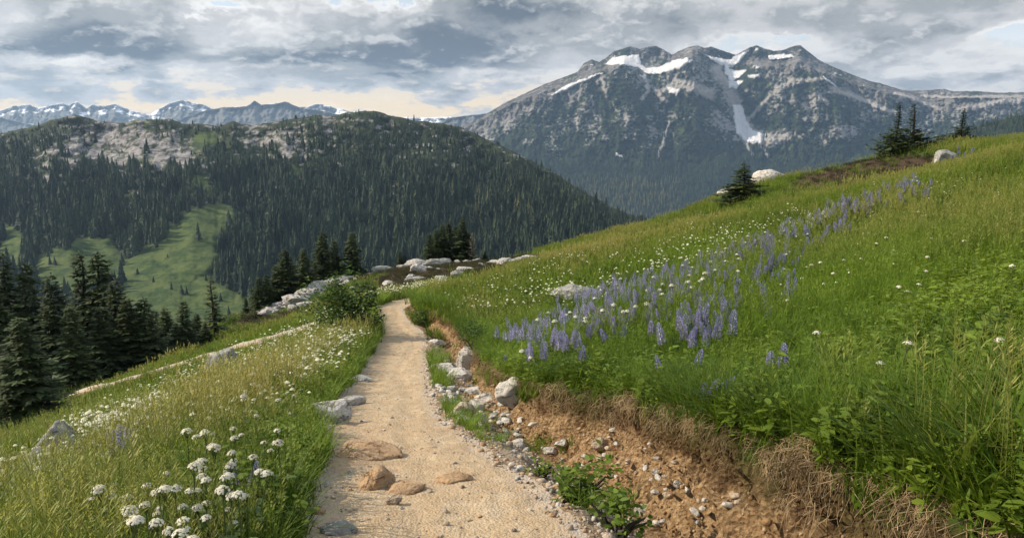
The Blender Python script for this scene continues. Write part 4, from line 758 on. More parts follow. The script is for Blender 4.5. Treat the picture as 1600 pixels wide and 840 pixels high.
# loose stones one can count, in the ditch and on the trail
R_ = random.Random(21); SM = [rock_mesh(200 + i, .5, .42, .34, (M_ROCKW, M_ROCKW, M_ROCKB, M_ROCKG)[i % 4], 3, 12, .06, 'stone') for i in range(8)]
def stones(n, region, sz, label, group, kinds):
    k = 0; tries = 0
    while k < n and tries < n * 30:
        tries += 1; x, y = region(); q = hit1(x, y)
        t = q[0] - XP(q[1])
        w = R_.uniform(*sz); o = link('stone', SM[R_.choice(kinds)], label, 'stone', None, group, loc=(q[0], q[1], float(H(q[0], q[1])) + w * .10)); o.scale = (w, w * R_.uniform(.75, 1.15), w * R_.uniform(.6, 1)); o.rotation_euler = (R_.uniform(-.3, .3), R_.uniform(-.3, .3), R_.uniform(0, 6.28)); k += 1
def band(line, wd):
    def f():
        s = R_.random() * (len(line) - 1); i = int(s); a, b = line[i], line[i + 1]; u = s - i; return a[0] + (b[0] - a[0]) * u + R_.gauss(0, wd), a[1] + (b[1] - a[1]) * u + R_.gauss(0, wd * .35)
    return f
stones(70, band([(690, 600), (720, 640), (770, 655), (800, 680)], 22), (.05, .17), 'loose pale stone in the rubble of the ditch', 'loose stones of the ditch rubble', [0, 1, 4, 5, 3])
stones(55, band([(800, 690), (870, 740), (950, 790), (1010, 830)], 24), (.03, .085), 'small stone scattered at the foot of the near earth bank', 'small stones under the earth bank', [0, 1, 4, 2, 5])
stones(30, lambda: (R_.uniform(520, 830), R_.uniform(600, 835)), (.02, .05), 'small stone lying loose on the sandy trail', 'loose stones on the trail', [2, 6, 2, 0])
stones(44, lambda: (lambda y: (900 + (y - 640) * 1.55 + R_.uniform(-30, 60), y + R_.uniform(10, 60)))(R_.uniform(650, 780)), (.02, .08), 'stone stuck in the brown face of the earth bank', 'stones in the earth bank', [0, 1, 2, 4, 6])
# gravel: uncountable
Rn = np.random.default_rng(5); n = 6000; y = 2.4 + 14 * Rn.random(n) ** 1.6; hw = HW(y); t = np.where(Rn.random(n) < .8, hw + Rn.uniform(-.1, .75, n), np.where(Rn.random(n) < .35, -hw + Rn.uniform(-.12, .25, n), Rn.uniform(-1, 1, n) * hw))
x = XP(y) + t; s = np.exp(Rn.normal(math.log(.0115), .55, n)); s = np.where(np.abs(t) < hw - .12, s * .55, s); k = t < TB(y) - .15; x, y, s = x[k], y[k], s[k]
pg = [proto('gravel', rock_mesh(300 + i, .6, .5, .42, m_, 1, 9, .04, 'pebble')) for i, m_ in enumerate((M_ROCKW, M_ROCKB, M_ROCKS, M_ROCKB))]
scatter('gravel', np.stack([x, y, H(x, y) + s * .12], -1), Rn.uniform(0, 6.28, len(x)), s * 1.5, Rn.integers(0, 4, len(x)), pg, 'pale and grey gravel along the trail edges and in the ditch', 'gravel')
# crumbs and clods of earth on the cut bank: uncountable
m, N = material('earth_clod'); P_ = N.geo()['Position']; oi = N.new('ShaderNodeObjectInfo').outputs['Random']
c = N.mix(N.noise(P_, 6, 4, .6), (.17, .095, .042, 1), (.36, .23, .115, 1)); c = N.mix(N.ss(oi, .55, 1), c, (.46, .33, .2, 1)); c = N.mix(N.ss(oi, .2, .0), c, (.06, .034, .018, 1)); ih = N.new('ShaderNodeAttribute', attribute_name='humus', attribute_type='INSTANCER').outputs['Fac']; c = N.mix(N.ss(ih, .25, .62), c, N.mix(oi, (.022, .013, .007, 1), (.14, .08, .04, 1))); N.out(N.principled(c, .95, N.bump(N.noise(P_, 60, 4, .7), .8, .02), spec=.1)); M_CLOD = m
n = 9000; y = 2.0 + 12 * Rn.random(n) ** 1.5; tb = TB(y); t = tb - .62 + .66 * Rn.random(n) ** .8; x = XP(y) + t; s = np.exp(Rn.normal(math.log(.0068), .5, n)).clip(.003, .026)
Rr = fbm(y * 3, t * 6, 3, 431); k = Rr + Rn.normal(0, .25, n) > -.1; x, y, t, s = x[k], y[k], t[k], s[k]
scatter('soil', np.stack([x - .01, y, H(x, y) + s * .2], -1), Rn.uniform(0, 6.28, len(x)), s * 1.6, Rn.integers(0, 3, len(x)), [proto('soil', rock_mesh(340 + i, .6, .5, .5, M_CLOD, 2, 10, .12, 'clod')) for i in range(3)], 'crumbling brown earth on the face of the cut bank', 'soil', extra=dict(humus=(H(x, y) - ZP(y) + .15) / (HB(y) + .15) + .35 * fbm(y * 2, t * 5, 3, 432)))
# ================================================================ GRASS AND LEAFY GROUND COVER (uncountable)
Rn = np.random.default_rng(17)
def frustum(x, y, z, mx=1.3):
    q = np.stack([x, y, z], -1); zc = depth(q); a, b = pxof(q); return (zc > .8) & (np.abs(a - 800) < 800 * mx + 90) & (b < 1060)
def field(n, y0, y1, pw=1.0):
    y = y0 + (y1 - y0) * Rn.random(n) ** pw; zc = y + 1.5; x = Rn.uniform(-.92, .92, n) * zc; z = Hcore(x, y); return x, y, z
FINE = [tuft(i, 16, .07, .14, .34, .0042, (.15, .8)) for i in range(3)]; SEED = [tuft(10 + i, 14, .08, .18, .36, .0042, (.1, .6), heads=4) for i in range(2)]
MID = [tuft(20 + i, 15, .13, .16, .36, .0085, (.1, .6), 3, heads=2) for i in range(3)]; FAR = [tuft(30 + i, 16, .26, .13, .30, .017, (.1, .6), 2, heads=3) for i in range(3)]
LUSH = [tuft(40 + i, 18, .08, .18, .40, .0065, (.2, .9), 5) for i in range(3)]
protos = FINE + SEED + MID + FAR + LUSH      # 0-2, 3-4, 5-7, 8-10, 11-13
acc = []
def put(x, y, z, s, kinds, dry):
    acc.append((np.stack([x, y, z], -1), s, Rn.choice(kinds, len(x)), dry))
def patches(x, y): return fbm(x / 1.6, y / 1.6, 3, 401), fbm(x / 5, y / 7, 3, 402)
def sow(n, y0, y1, pw, kinds_left, kinds_right, s0, s1):
    x, y, z = field(n, y0, y1, pw); t = x - XP(y); p, q = patches(x, y); b = bare(x, y); he = heath(x, y)
    keep = frustum(x, y, z) & (b < .35 + .3 * p) & (Rn.random(n) > he * .93); L = t < 0; dry = np.where(L, .12 + .4 * q + .3 * p, .04 + .38 * q + .2 * p + .12 * sst(y, 8, 26))
    s = Rn.uniform(s0, s1, n) * (1 + .55 * p + .35 * q)
    s = s * (.35 + .65 * sst(dist_poly(x, y, TRL), 1.2, 3.5)) * np.where(L, 1 - .35 * (1 - sst(-t - HW(y), 0, .5)), 1)
    dr_ = np.min(np.stack([np.hypot(x - a, (y - b) * .8) / c for a, b, c in ROCKS]), 0); keep &= dr_ > 1.05; s = s * (.4 + .6 * sst(dr_, 1.6, 4.5)); lf_ = sst(x - .45 * y, .1, .9) * (y < 8); keep &= Rn.random(n) > .55 * lf_
    for side, kk in ((L, kinds_left), (~L, kinds_right)):
        k = keep & side; put(x[k], y[k], z[k] - .015, s[k], kk, dry[k])
sow(12500, 1.7, 7.5, .9, [0, 1, 2, 3, 4, 3], [0, 1, 11, 12, 13, 11, 3], .75, 1.2)
sow(24000, 6.8, 17, .95, [5, 6, 7, 3, 4, 0], [5, 6, 7, 11, 12, 4], .8, 1.25)
sow(40000, 15, 62, .8, [8, 9, 10], [8, 9, 10], .75, 1.3)
# fringe hanging over the lip of the bank and along the trail
n = 1500; y = 2.3 + 22 * Rn.random(n) ** 1.5; t = TB(y) + Rn.uniform(-.04, .22, n); x = XP(y) + t; put(x, y, Hcore(x, y) - .02, Rn.uniform(.6, 1.05, n) * (1 + .5 * sst(y, 8, 20)), [0, 11, 12, 13, 1], 0 * x + .05)
n = 1500; y = 2.6 + 24 * Rn.random(n) ** 1.3; t = -HW(y) - edge_noise(y) - Rn.random(n) ** 1.5 * .35; x = XP(y) + t; put(x, y, Hcore(x, y) - .02, Rn.uniform(.5, .95, n) * (1 + .5 * sst(y, 8, 20)), [0, 11, 12, 5, 6], 0 * x + .05)
# weeds in the ditch
def ditch_weeds(lst):
    for px_, py_, n, sp, s in lst:
        q = hit(px_ + Rn.normal(0, sp, n), py_ + Rn.normal(0, sp * .4, n)); q = q[~np.isnan(q[:, 0])]; tt_ = q[:, 0] - XP(q[:, 1]); q = q[tt_ > HW(q[:, 1]) + .02]; put(q[:, 0], q[:, 1], q[:, 2] - .01, Rn.uniform(.5, 1, len(q)) * s, [11, 12, 0], np.full(len(q), .1))
ditch_weeds([(690, 598, 44, 14, .8), (700, 645, 50, 18, .75), (725, 668, 40, 16, .7), (676, 560, 40, 14, .9), (684, 575, 36, 12, .9), (760, 690, 26, 20, .55), (770, 600, 20, 16, .6), (838, 700, 20, 22, .5), (940, 800, 24, 24, .6), (655, 500, 60, 12, 1.1), (680, 525, 30, 10, .9), (820, 620, 22, 12, .7), (760, 590, 20, 14, .7)])
P = np.concatenate([a[0] for a in acc]); s = np.concatenate([a[1] for a in acc]); ix = np.concatenate([a[2] for a in acc]); dr = np.concatenate([a[3] for a in acc]); k = ~np.isnan(P).any(1); P, s, ix, dr = P[k], s[k], ix[k], dr[k]
scatter('grass', P, Rn.uniform(0, 6.28, len(P)), s, ix, protos, 'tall green and straw tinted meadow grass on both slopes', 'grass', tilt=Rn.normal(0, .12, (len(P), 2)), extra=dict(dry=dr))

LEAFY = [proto('leaf', leafplant(i, 9, .26, .075, .034, 9, .11, M_LEAF)) for i in range(3)] + [proto('leaf', leafplant(10 + i, 12, .2, .05, .02, 9, .14, M_LEAF)) for i in range(2)]
acc = []
def leafy(n, y0, y1, fn, kinds, s0, s1, pw=1.0):
    x, y, z = field(n, y0, y1, pw); t = x - XP(y); p, q = patches(x, y); keep = frustum(x, y, z) & (bare(x, y) < .25) & (Rn.random(n) < fn(x, y, t, p, q)) & (heath(x, y) < .4); acc.append((np.stack([x, y, z - .01], -1)[keep], Rn.uniform(s0, s1, keep.sum()), Rn.choice(kinds, keep.sum())))
leafy(22000, 1.6, 9.5, lambda x, y, t, p, q: np.where(t > 0, .12 + .8 * sst(x - .45 * y + .9 * p, .2, 1.2), .0), [0, 1, 2, 3], .8, 1.25, .9)
leafy(11000, 2.2, 14, lambda x, y, t, p, q: np.where(t > 0, .22 + .4 * p, sst(-t, .6, .75) * (1 - sst(-t, .95, 1.5)) * 1.1 + .06), [3, 4, 0], .7, 1.15, .8)
leafy(10000, 8, 30, lambda x, y, t, p, q: np.where(t > 0, .35 + .6 * p, sst(-t, .55, .7) * (1 - sst(-t, 1.1, 1.6)) + .08), [3, 4], 1.0, 1.7, 1)
q_ = hit(Rn.uniform(230, 490, 1500), Rn.uniform(600, 860, 1500)); q_ = q_[~np.isnan(q_[:, 0])]; q_ = q_[(bare(q_[:, 0], q_[:, 1]) < .2) & (Rn.random(len(q_)) < .55)]; acc.append((q_ - (0, 0, .01), Rn.uniform(.7, 1.1, len(q_)), Rn.choice([0, 1, 3], len(q_))))
n = 700; y = 3 + 15 * Rn.random(n) ** 1.2; x = XP(y) + TB(y) + Rn.uniform(0, .5, n); acc.append((np.stack([x, y, Hcore(x, y) - .02], -1), Rn.uniform(.6, 1.1, n), Rn.choice([3, 4], n)))
P = np.concatenate([a[0] for a in acc]); scatter('undergrowth', P, Rn.uniform(0, 6.28, len(P)), np.concatenate([a[1] for a in acc]), np.concatenate([a[2] for a in acc]), LEAFY, 'low broad leaved green plants covering the meadow', 'undergrowth', tilt=Rn.normal(0, .1, (len(P), 2)))
# heather
HE = [proto('heather', leafplant(60 + i, 22, .16, .05, .02, 9, .22, M_HEATH)) for i in range(3)]
n = 9000; x = np.concatenate([Rn.uniform(-26, 1, 6500), Rn.uniform(HEATH_C[0] - 14, HEATH_C[0] + 14, 2500)]); y = np.concatenate([Rn.uniform(34, 60, 6500), Rn.uniform(HEATH_C[1] - 11, HEATH_C[1] + 11, 2500)]); k = Rn.random(n) < heath(x, y); x, y = x[k], y[k]
scatter('heather', np.stack([x, y, Hcore(x, y)], -1), Rn.uniform(0, 6.28, len(x)), Rn.uniform(.6, 1.2, len(x)), Rn.integers(0, 3, len(x)), HE, 'dark brown heather on the rocky knoll and right skyline', 'heather', extra=dict(dry=.25 + .5 * fbm(x / 2, y / 2, 3, 411)))
# straw and roots hanging from the lip of the bank
def straw(seed, n):
    r = random.Random(seed); mb = MB()
    for i in range(n):
        a = math.pi + r.gauss(0, .75); L = r.uniform(.05, .22); dx, dy = math.cos(a), math.sin(a); b = np.array([r.uniform(-.03, .05), r.uniform(-.09, .09), r.uniform(-.02, .02)]); o = r.uniform(.25, .7); s = np.linspace(0, 1, 5)
        w1, w2, w3 = r.uniform(2, 7), r.uniform(2, 7), r.uniform(.0, .05); c = b + np.stack([dx * L * o * s ** .7 + w3 * np.sin(s * w1 + i), dy * L * o * s ** .7 + w3 * np.sin(s * w2 + i * 2), r.uniform(.0, .06) * np.sin(s * 2.5) - L * r.uniform(.5, 1.0) * s ** r.uniform(1.2, 2.2)], -1); mb.tube(c, [r.uniform(.0006, .002)] * 6, 3, 1.0, r.random())
    return proto('straw', mb.mesh('straw', [M_DRY]))
ST = [straw(i, 26) for i in range(4)]; n = 620; y = 2.0 + 18 * Rn.random(n) ** 1.7; tb = TB(y) + .10 * fbm(y * 1.3, y * 0, 3, 202); t = tb - np.abs(Rn.normal(0, .05, n)) + .02; x = XP(y) + t; dxp = (XP(y + .1) - XP(y - .1)) / .2 + (TB(y + .1) - TB(y - .1)) / .2
clump = fbm(y * 2.2, y * 0 + 4, 3, 421); k = (clump + Rn.normal(0, .14, n) > -.06) & (HB(y) > .16); x, y, t, dxp = x[k], y[k], t[k], dxp[k]
scatter('dry_grass', np.stack([x, y, H(x, y) + .02], -1), -np.arctan(dxp) + Rn.normal(0, .6, len(x)), Rn.uniform(.45, 1.2, len(x)), Rn.integers(0, 4, len(x)), ST, 'dry straw and roots hanging over the cut earth bank', 'dry grass')
# ================================================================ BUSHES, PLANTS, FLOWERS
R_ = random.Random(77)
def bush_mesh(seed, rx, ry, rz, n, L, W, mat):
    r = random.Random(seed); mb = MB()
    cl = [(r.gauss(0, .5), r.gauss(0, .5), r.uniform(.25, .95), r.uniform(.28, .5)) for _ in range(16)]
    for i in range(n):
        c = r.choice(cl); v = np.array([r.gauss(0, 1) for _ in range(3)]); v /= np.linalg.norm(v); rad = c[3] * r.uniform(.45, 1.05); p = np.array([c[0], c[1], c[2]]) + v * rad
        if p[2] < .02 or math.hypot(p[0], p[1]) > 1.05: continue
        leafquad(mb, p * (rx, ry, rz), r.uniform(0, 6.28), r.uniform(-.5, .7), L * r.uniform(.6, 1.2), W * r.uniform(.7, 1.2), r.random(), r.uniform(-.8, .8))
    st = MB()
    for i in range(12):
        c = r.choice(cl); st.tube([(0, 0, -.05), (c[0] * rx * .5, c[1] * ry * .5, c[2] * rz * .6), (c[0] * rx, c[1] * ry, c[2] * rz)], [.018, .012, .005], 4, 0, .2)
    return mb.mesh('foliage', [mat]), st.mesh('stem', [M_BARK])
def plant(name, meshes, q, rz, s, label, cat, group=None):
    o = bpy.data.objects.new(name, None); COL.objects.link(o); o.location = Vector(q); o.rotation_euler = (0, 0, rz); o.scale = (s, s, s); o.empty_display_size = .1; tag(o, label, cat, None, group)
    for nm, me in meshes:
        c = bpy.data.objects.new(nm, me); COL.objects.link(c); c.parent = o
    return o
q = hit1(532, 530); f, s_ = bush_mesh(5, .78, .75, 1.02, 3600, .085, .042, M_BUSH); plant('bush', [('foliage', f), ('stem', s_)], q, 0, 1.18, 'large leafy green bush at the left side of the trail bend', 'bush')
for px_, py_, rx, rz, n, L, mat, lab in [(742, 548, .30, .44, 900, .05, M_BUSH, 'dark rounded bush overhanging the bank above the ditch'), (664, 507, .42, .4, 900, .06, M_BUSH, 'grey green shrub in the inside of the trail bend'), (908, 790, .19, .26, 420, .055, M_LEAF, 'leafy green weed growing at the trail edge in the ditch'), (962, 836, .15, .18, 260, .05, M_LEAF, 'smaller leafy weed below the ditch weed at the bottom'),
        (845, 745, .10, .10, 130, .035, M_LEAF, 'tiny leafy weed in gravel above the ditch weed'), (360, 506, .9, .55, 800, .1, M_BUSH, 'dark low shrub beyond the lower trail'), (395, 500, .7, .5, 600, .1, M_HEATH, 'brownish low shrub left of the pointed ledge rock'), (1240, 300, .5, .25, 400, .07, M_BUSH, 'dark low shrub at the edge of the right heather patch'), (560, 478, .5, .5, 600, .07, M_BUSH, 'dark shrub behind the large leafy bush')]:
    f, s_ = bush_mesh(int(px_), rx, rx, rz, n, L, L * .5, mat); q = hit1(px_, py_); plant('shrub' if n > 450 else 'leafy_weed', [('foliage', f), ('stem', s_)], q, 0, 1, lab, 'shrub' if n > 450 else 'plant')

# white valerian
def valerian(seed, R, dens, mat=None):
    r = random.Random(seed); mb = MB(); top = np.array([0, 0, .42])
    for i in range(dens):
        a = r.uniform(0, 6.28); u = math.sqrt(r.random()); p = top + np.array([R * u * math.cos(a), R * u * math.sin(a), R * .85 * math.sqrt(max(0, 1 - u * u * .9)) - R * .35 + r.gauss(0, R * .06)]); e = R * r.uniform(.14, .24); b = r.uniform(0, 6.28); n_ = np.array([math.cos(a) * u, math.sin(a) * u, .9]); n_ /= np.linalg.norm(n_); s = np.cross(n_, (.2, .97, .1)); s /= np.linalg.norm(s); t = np.cross(n_, s)
        V = [p + n_ * e * .35] + [p + e * (math.cos(b + k * 1.2566) * s + math.sin(b + k * 1.2566) * t) for k in range(5)]; mb.add(V, T=[(0, 1 + k, 1 + (k + 1) % 5) for k in range(5)], a=.4, b=r.random())
    st = MB(); st.tube([(.03, .02, -.03), (.015, .012, .2), (0, 0, .40)], [.0035, .003, .0025], 4, .3, .5)
    for i in range(6): a = i * 1.05; st.tube([(0, 0, .38), (R * .6 * math.cos(a), R * .6 * math.sin(a), .42 - R * .1)], [.0016, .0012], 3, .3, .5)
    for z in (.12, .24):
        for sd in (0, 3.14): leafquad(st, (.012, .01, z), sd + z * 9, .35, .07, .028, r.random())
    return [('flower_head', mb.mesh('flower_head', [mat or M_WHITE])), ('stem', st.mesh('stem', [M_STEM]))]
VAL = [valerian(i, .0245, 62) for i in range(4)]; VALS = [valerian(10 + i, .020, 60) for i in range(2)]
def stand(px_, py_, h):
    """ground point under a flower whose head shows at a photo point"""
    q = hit1(px_, py_)
    for _ in range(3): q = hit1(px_, py_ + h * F / depth(q) * .93)
    return q
VALB = [valerian(20 + i, .036, 70) for i in range(3)]
VG = 'white meadow flowers'
def flowers(pts, label, s0, s1, kinds=VAL):
    for x, y in pts:
        if not (-5 < x < 1605 and y < 850): continue
        s = R_.uniform(s0, s1); q = stand(x, y, .43 * s)
        if q[1] > 70 or bare(q[0], q[1]) > .6: continue
        o = plant('white_flower', R_.choice(kinds), (q[0], q[1], q[2]), R_.uniform(0, 6.28), s, label, 'flower', VG)
        o.rotation_euler = (R_.gauss(0, .1), R_.gauss(0, .1), R_.uniform(0, 6.28))
NEAR = [(198, 832), (215, 826), (222, 822), (250, 815), (262, 806), (268, 800), (290, 790), (316, 775), (318, 788), (347, 770), (350, 783), (330, 780), (333, 806), (316, 820), (324, 815), (297, 825), (262, 838), (288, 812), (331, 768), (380, 774), (381, 788), (394, 765), (406, 763), (438, 768), (472, 752), (481, 751), (419, 820), (362, 822), (372, 818), (365, 830), (292, 764), (279, 768), (250, 778), (245, 792), (256, 786),
        (322, 744), (327, 749), (299, 733), (350, 722), (353, 715), (382, 720), (384, 708), (393, 707), (398, 713), (394, 726), (362, 738), (368, 740), (374, 758), (405, 742), (411, 747), (424, 727), (421, 698), (424, 705), (445, 690), (445, 672), (402, 642), (404, 650), (437, 620), (452, 644), (438, 628), (467, 619), (340, 676), (344, 680), (366, 674), (371, 682), (392, 680), (322, 684), (347, 700), (356, 705), (323, 675), (308, 682), (178, 770), (171, 783), (162, 786), (188, 762), (190, 778), (195, 785), (265, 744), (207, 790), (243, 754), (156, 804), (425, 560), (388, 605), (381, 628), (358, 655), (366, 640)]
flowers(NEAR, 'white domed flower head in the near cluster at the left of the trail', .6, 1.1)
RIGHT = [(1231, 470), (1279, 527), (1390, 543), (1545, 533), (1368, 572), (1450, 404), (1440, 427), (1418, 460), (1335, 400), (1332, 404), (1317, 406), (1316, 421), (1327, 427), (1296, 430), (1274, 417), (1282, 413), (1297, 396), (1250, 402), (1251, 418), (1252, 437), (1222, 445), (1219, 421), (1202, 411), (1214, 460), (1390, 398), (1391, 415), (1421, 446), (1380, 375), (1348, 366), (1367, 368), (1357, 382), (1337, 383), (1329, 386), (1380, 392), (1279, 380), (1501, 379), (1484, 367), (1456, 374), (1430, 338), (1575, 421), (1531, 281), (1480, 308), (1496, 284), (1405, 453), (1360, 440), (1308, 445), (1286, 446), (1264, 367), (1229, 400)]
flowers(RIGHT, 'white flower dotted singly through the green grass of the right meadow', .7, 1.05)
MIDB = [(885, 492), (890, 490), (900, 497), (903, 503), (990, 480), (1000, 471), (952, 476), (948, 488), (943, 485), (975, 487), (984, 488), (912, 500), (1010, 455), (1050, 450), (1052, 447), (1097, 440), (1100, 428), (1106, 430), (1080, 441), (1068, 442), (1036, 452), (1030, 444), (1072, 443), (1085, 432), (1120, 423), (1152, 427), (1130, 410), (1086, 448), (1036, 462), (1018, 432), (1062, 415), (1070, 408), (1110, 408), (1148, 407), (1060, 405), (1076, 420), (1030, 418), (1122, 395), (1140, 390), (1160, 380), (1170, 371), (1178, 377), (1150, 398), (928, 468), (858, 490), (870, 505), (840, 500), (820, 548), (830, 560)]
flowers(MIDB, 'white flower head among the lupines of the right meadow', .85, 1.15, VALB)
DRIFT = []
for i in range(60):
    u = R_.random(); DRIFT.append((170 + 390 * u + R_.gauss(0, 14), 680 - 165 * u + R_.gauss(0, 15)))
flowers(DRIFT, 'small white flower in the pale drift running up the left meadow', .55, .9, VALS)
for i in range(1): pass
# the rest of the white flowers: a speckle of small ones, uncountable
def speck(seed, mat, k):
    r = random.Random(seed); mb = MB()
    for j in range(k):
        a = r.uniform(0, 6.28); d = r.uniform(0, .16); bx, by = d * math.cos(a), d * math.sin(a); h = r.uniform(.26, .44); R = r.uniform(.016, .03)
        mb.tube([(bx, by, 0), (bx + .01, by, h)], [.002, .002], 3, .2, .5)
        V = [(bx + .01, by, h + R * .7)] + [(bx + .01 + R * math.cos(q) * r.uniform(.8, 1.2), by + R * math.sin(q) * r.uniform(.8, 1.2), h + r.uniform(-.25, .1) * R) for q in np.arange(7) * .8976]; mb.add(V, T=[(0, 1 + i, 1 + (i + 1) % 7) for i in range(7)], a=.4, b=r.random())
    nq = sum(len(f) for f in mb.Q); nt = sum(len(f) for f in mb.T); me = mesh_from('specks', np.concatenate(mb.V), [np.concatenate(mb.Q), np.concatenate(mb.T)], [mat, M_STEM], True, dict(tip=np.concatenate(mb.A), var=np.concatenate(mb.B)), [1] * nq + [0] * nt); return proto('specks', me)
SK = [speck(i, M_CREAM, 3) for i in range(3)] + [speck(7, M_WHITE, 2), speck(8, M_YEL, 1)]
Rn = np.random.default_rng(23); acc = []
def pxband(n, line, wd, kinds, s):
    q = np.array(line, float); u = Rn.random(n) * (len(q) - 1); i = np.minimum(u.astype(int), len(q) - 2); f = (u - i)[:, None]; p = q[i] * (1 - f) + q[i + 1] * f; w = p[:, 2]
    P = hit(p[:, 0] + Rn.normal(0, 1, n) * w * wd * 1.6, p[:, 1] + Rn.normal(0, 1, n) * w * wd * .55 + 8); P = P[~np.isnan(P[:, 0])]; P = P[(bare(P[:, 0], P[:, 1]) < .2) & (heath(P[:, 0], P[:, 1]) < .3)]; acc.append((P, Rn.choice(kinds, len(P)), Rn.uniform(.7, 1.15, len(P)) * s))
pxband(1500, [(120, 700, 16), (250, 650, 22), (380, 605, 28), (480, 560, 24), (560, 495, 14)], 1.0, [0, 1, 2], 1.0)
pxband(300, [(560, 470, 5), (640, 452, 4), (700, 440, 3)], 1.0, [0, 1, 2], 1.1)
pxband(620, [(20, 790, 30), (160, 700, 30), (300, 640, 30), (420, 600, 25)], 1.4, [0, 1, 2, 2], .8)
pxband(170, [(720, 480, 16), (850, 470, 26), (1000, 430, 26), (1120, 390, 18), (1250, 340, 10)], 1.1, [0, 1, 2, 3], 1.0)
pxband(110, [(700, 450, 16), (850, 420, 20), (1000, 380, 20), (1150, 330, 12)], 1.4, [0, 1, 2], .9)
pxband(160, [(1100, 400, 40), (1300, 350, 40), (1500, 300, 30)], 1.3, [0, 3, 2], .8)
pxband(34, [(300, 820, 25), (900, 560, 60), (1250, 420, 60), (1500, 500, 60)], 1.3, [4], .55)
P = np.concatenate([a[0] for a in acc]); scatter('small_flowers', P, Rn.uniform(0, 6.28, len(P)), np.concatenate([a[2] for a in acc]), np.concatenate([a[1] for a in acc]), SK, 'countless small cream flowers sprinkled over both meadows', 'flowers')

# lupines
def lupine(seed, L, wh, k):
    r = random.Random(seed); mb = MB(); z0 = .26; lx, ly = r.gauss(0, .02), r.gauss(0, .02)
    for i in range(wh):
        s = i / (wh - 1); z = z0 + L * s; R = .022 * (1 - s) ** .5 + .006; n_ = max(4, int(k * (1 - .4 * s)))
        for j in range(n_):
            a = j * 6.283 / n_ + i * .7 + r.uniform(-.2, .2); e = .013 * (1.05 - .55 * s); d = np.array([math.cos(a), math.sin(a), .25]); sd = np.array([-math.sin(a), math.cos(a), 0]); c = np.array([lx * s, ly * s, z]) + d * R * .35; up = np.array([0, 0, 1.])
            mb.add([c, c + d * R * .8 - sd * e * .55 + up * e * .7, c + d * R * 1.25 + up * e * .25, c + d * R * .8 + sd * e * .55 + up * e * .7, c + d * R * .95 - up * e * .5], [(0, 1, 2, 4), (0, 4, 2, 3)], a=min(1, .35 + .75 * r.random() * (1 - s * .4)), b=min(1, max(0, .7 - .4 * s + r.gauss(0, .2))))
    st = MB(); st.tube([(0, 0, -.03), (0, 0, z0), (lx, ly, z0 + L * .97)], [.004, .0035, .0015], 4, .2, .3)
    lf = MB()
    for i in range(5):
        a = r.uniform(0, 6.28); zz = r.uniform(.08, .24); e = np.array([math.cos(a) * .09, math.sin(a) * .09, zz + .04]); lf.tube([(0, 0, zz - .04), e], [.0016, .0012], 3, .2, .4)
        for j in range(7): leafquad(lf, e, a - 1.8 + j * .6, r.uniform(.0, .35), .055, .015, r.random())
    return [('bloom', mb.mesh('bloom', [M_LUP])), ('stem', st.mesh('stem', [M_STEM])), ('leaf', lf.mesh('leaf', [M_BUSH]))]
LUP = [lupine(i, R_.uniform(.12, .20), 16, 8) for i in range(5)]
LG = 'blue lupines of the right meadow'
def lup(cx, cy, n, sx, sy, label, s0=.8, s1=1.05, group=LG):
    for i in range(n):
        s = R_.uniform(s0, s1); q = stand(R_.gauss(cx, sx), R_.gauss(cy, sy), .36 * s)
        if q[1] > 60 or bare(q[0], q[1]) > .5: continue
        o = plant('lupine', R_.choice(LUP), q, R_.uniform(0, 6.28), s, label, 'flower', group); o.rotation_euler = (R_.gauss(0, .16), R_.gauss(0, .16), R_.uniform(0, 6.28))
A_ = 'pale blue lupine spike in the brightest clump of the right meadow'; B_ = 'violet lupine spike in the band left of the brightest lupine clump'; C_ = 'blue lupine spike in the dense line climbing right of the brightest clump'; D_ = 'faint lilac lupine spike in the hazy back row of the lupine band'; E_ = 'lupine spike high on the right meadow towards the skyline'
lup(1085, 492, 26, 26, 18, A_, .85, 1.2); lup(1092, 535, 5, 16, 12, A_, .8, 1.05); lup(1130, 480, 14, 16, 14, A_, .85, 1.15); lup(1060, 476, 8, 20, 12, A_, .8, 1.05)
lup(1018, 492, 18, 18, 8, B_); lup(965, 500, 16, 16, 9, B_); lup(925, 508, 12, 14, 6, B_); lup(885, 535, 14, 14, 8, B_); lup(840, 540, 7, 22, 10, B_, .7, 1.0); lup(810, 555, 4, 16, 8, B_, .7, .9)
lup(1190, 462, 10, 12, 14, C_); lup(1200, 418, 14, 12, 8, C_); lup(1232, 398, 14, 14, 8, C_); lup(1236, 442, 5, 6, 10, C_); lup(1175, 425, 5, 8, 8, C_)
lup(1060, 452, 18, 30, 8, D_, .9, 1.2); lup(1120, 425, 18, 24, 8, D_, .9, 1.2); lup(1000, 460, 20, 30, 8, D_, .9, 1.2); lup(1190, 392, 14, 16, 7, D_, 1, 1.3)
lup(1262, 368, 9, 14, 6, E_, 1, 1.4); lup(1300, 345, 12, 16, 7, E_, 1, 1.4); lup(1332, 322, 14, 14, 7, E_, 1, 1.4); lup(1365, 306, 8, 9, 6, E_, 1, 1.4); lup(1420, 296, 10, 10, 6, E_, 1, 1.4); lup(1440, 292, 4, 12, 5, E_, 1, 1.3); lup(1494, 245, 9, 8, 6, E_, 1, 1.3); lup(1512, 240, 5, 6, 4, E_, 1, 1.3); lup(1582, 212, 4, 8, 5, E_, .9, 1.1)
lup(1104, 592, 3, 8, 7, 'purplish lupine spike alone in green leaves near the bank lip', .7, .9, 'purplish lupines near the bank lip'); lup(1216, 548, 2, 3, 6, 'lone blue lupine spike in the leafy right foreground', .8, .95, 'lupines of the leafy foreground'); lup(1024, 566, 2, 4, 6, 'small lupine spike below the violet band', .6, .8, 'small lupines below the violet band')
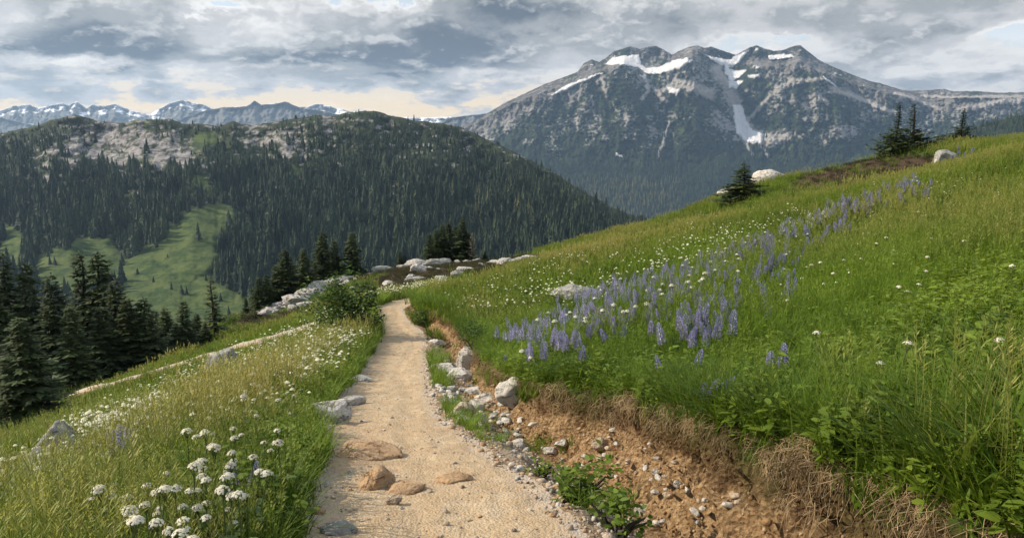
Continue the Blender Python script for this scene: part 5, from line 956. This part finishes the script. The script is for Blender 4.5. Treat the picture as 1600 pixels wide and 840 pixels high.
lup(200, 688, 8, 8, 5, 'bluish lupine in the small patch of the left meadow', .8, 1.1, 'lupines of the left meadow'); lup(373, 740, 3, 8, 8, 'blue lupine among the near white flower heads', .6, .8, 'lupines of the left meadow')
# the haze of smaller lupines between them, uncountable
LD = []
for i in range(3):
    parts = lupine(40 + i, .15, 9, 6); bm_ = bmesh.new()
    for _, me_ in parts[:2]: bm_.from_mesh(me_)
    me_ = bpy.data.meshes.new('small_lupine'); nb = len(parts[0][1].polygons); bm_.to_mesh(me_); bm_.free(); me_.materials.append(M_LUP); me_.materials.append(M_STEM)
    mi = np.ones(len(me_.polygons), np.int32); mi[:nb] = 0; me_.polygons.foreach_set('material_index', mi); LD.append(proto('lupine_drift', me_))
acc = []
pxband(420, [(800, 552, 12), (880, 520, 14), (960, 490, 16), (1060, 450, 16), (1160, 405, 12), (1230, 375, 9), (1330, 322, 6), (1440, 285, 4)], 1.0, [0, 1, 2], 1.0)
pxband(120, [(900, 480, 10), (1000, 455, 10), (1080, 425, 8)], 1.0, [0, 1, 2], .9)
P = np.concatenate([a[0] for a in acc]); scatter('lupine_drift', P, Rn.uniform(0, 6.28, len(P)), np.concatenate([a[2] for a in acc]), np.concatenate([a[1] for a in acc]), LD, 'hazy lavender drift of small lupines running up the right meadow', 'flowers')
# tall pale cow parsnip like stalks on the right meadow
for x, y, lab in ((1264, 318, 'tall pale green flowering stalk on the right meadow, left of two'), (1284, 314, 'tall pale green flowering stalk on the right meadow, right of two')):
    r = random.Random(int(x)); mb = MB(); st = MB(); st.tube([(0, 0, 0), (0, 0, .5), (.02, 0, 1.0)], [.012, .01, .006], 5, .3, .6)
    for i in range(8):
        z = .35 + .65 * i / 7; a = i * 2.4; e = np.array([math.cos(a) * .12 * (1.2 - z * .6), math.sin(a) * .12 * (1.2 - z * .6), z + .05]); st.tube([(0, 0, z - .05), e], [.004, .003], 3, .3, .6)
        for j in range(26): p = e + np.array([r.gauss(0, .035), r.gauss(0, .035), r.gauss(0, .03)]); leafquad(mb, p, r.uniform(0, 6.28), r.uniform(-.3, .6), .03, .025, r.random())
    q = stand(x, y, .9); plant('flower_stalk', [('flower_head', mb.mesh('flower_head', [M_CREAM])), ('stem', st.mesh('stem', [M_STEM]))], q, 0, 42 / F * depth(q), lab, 'plant')
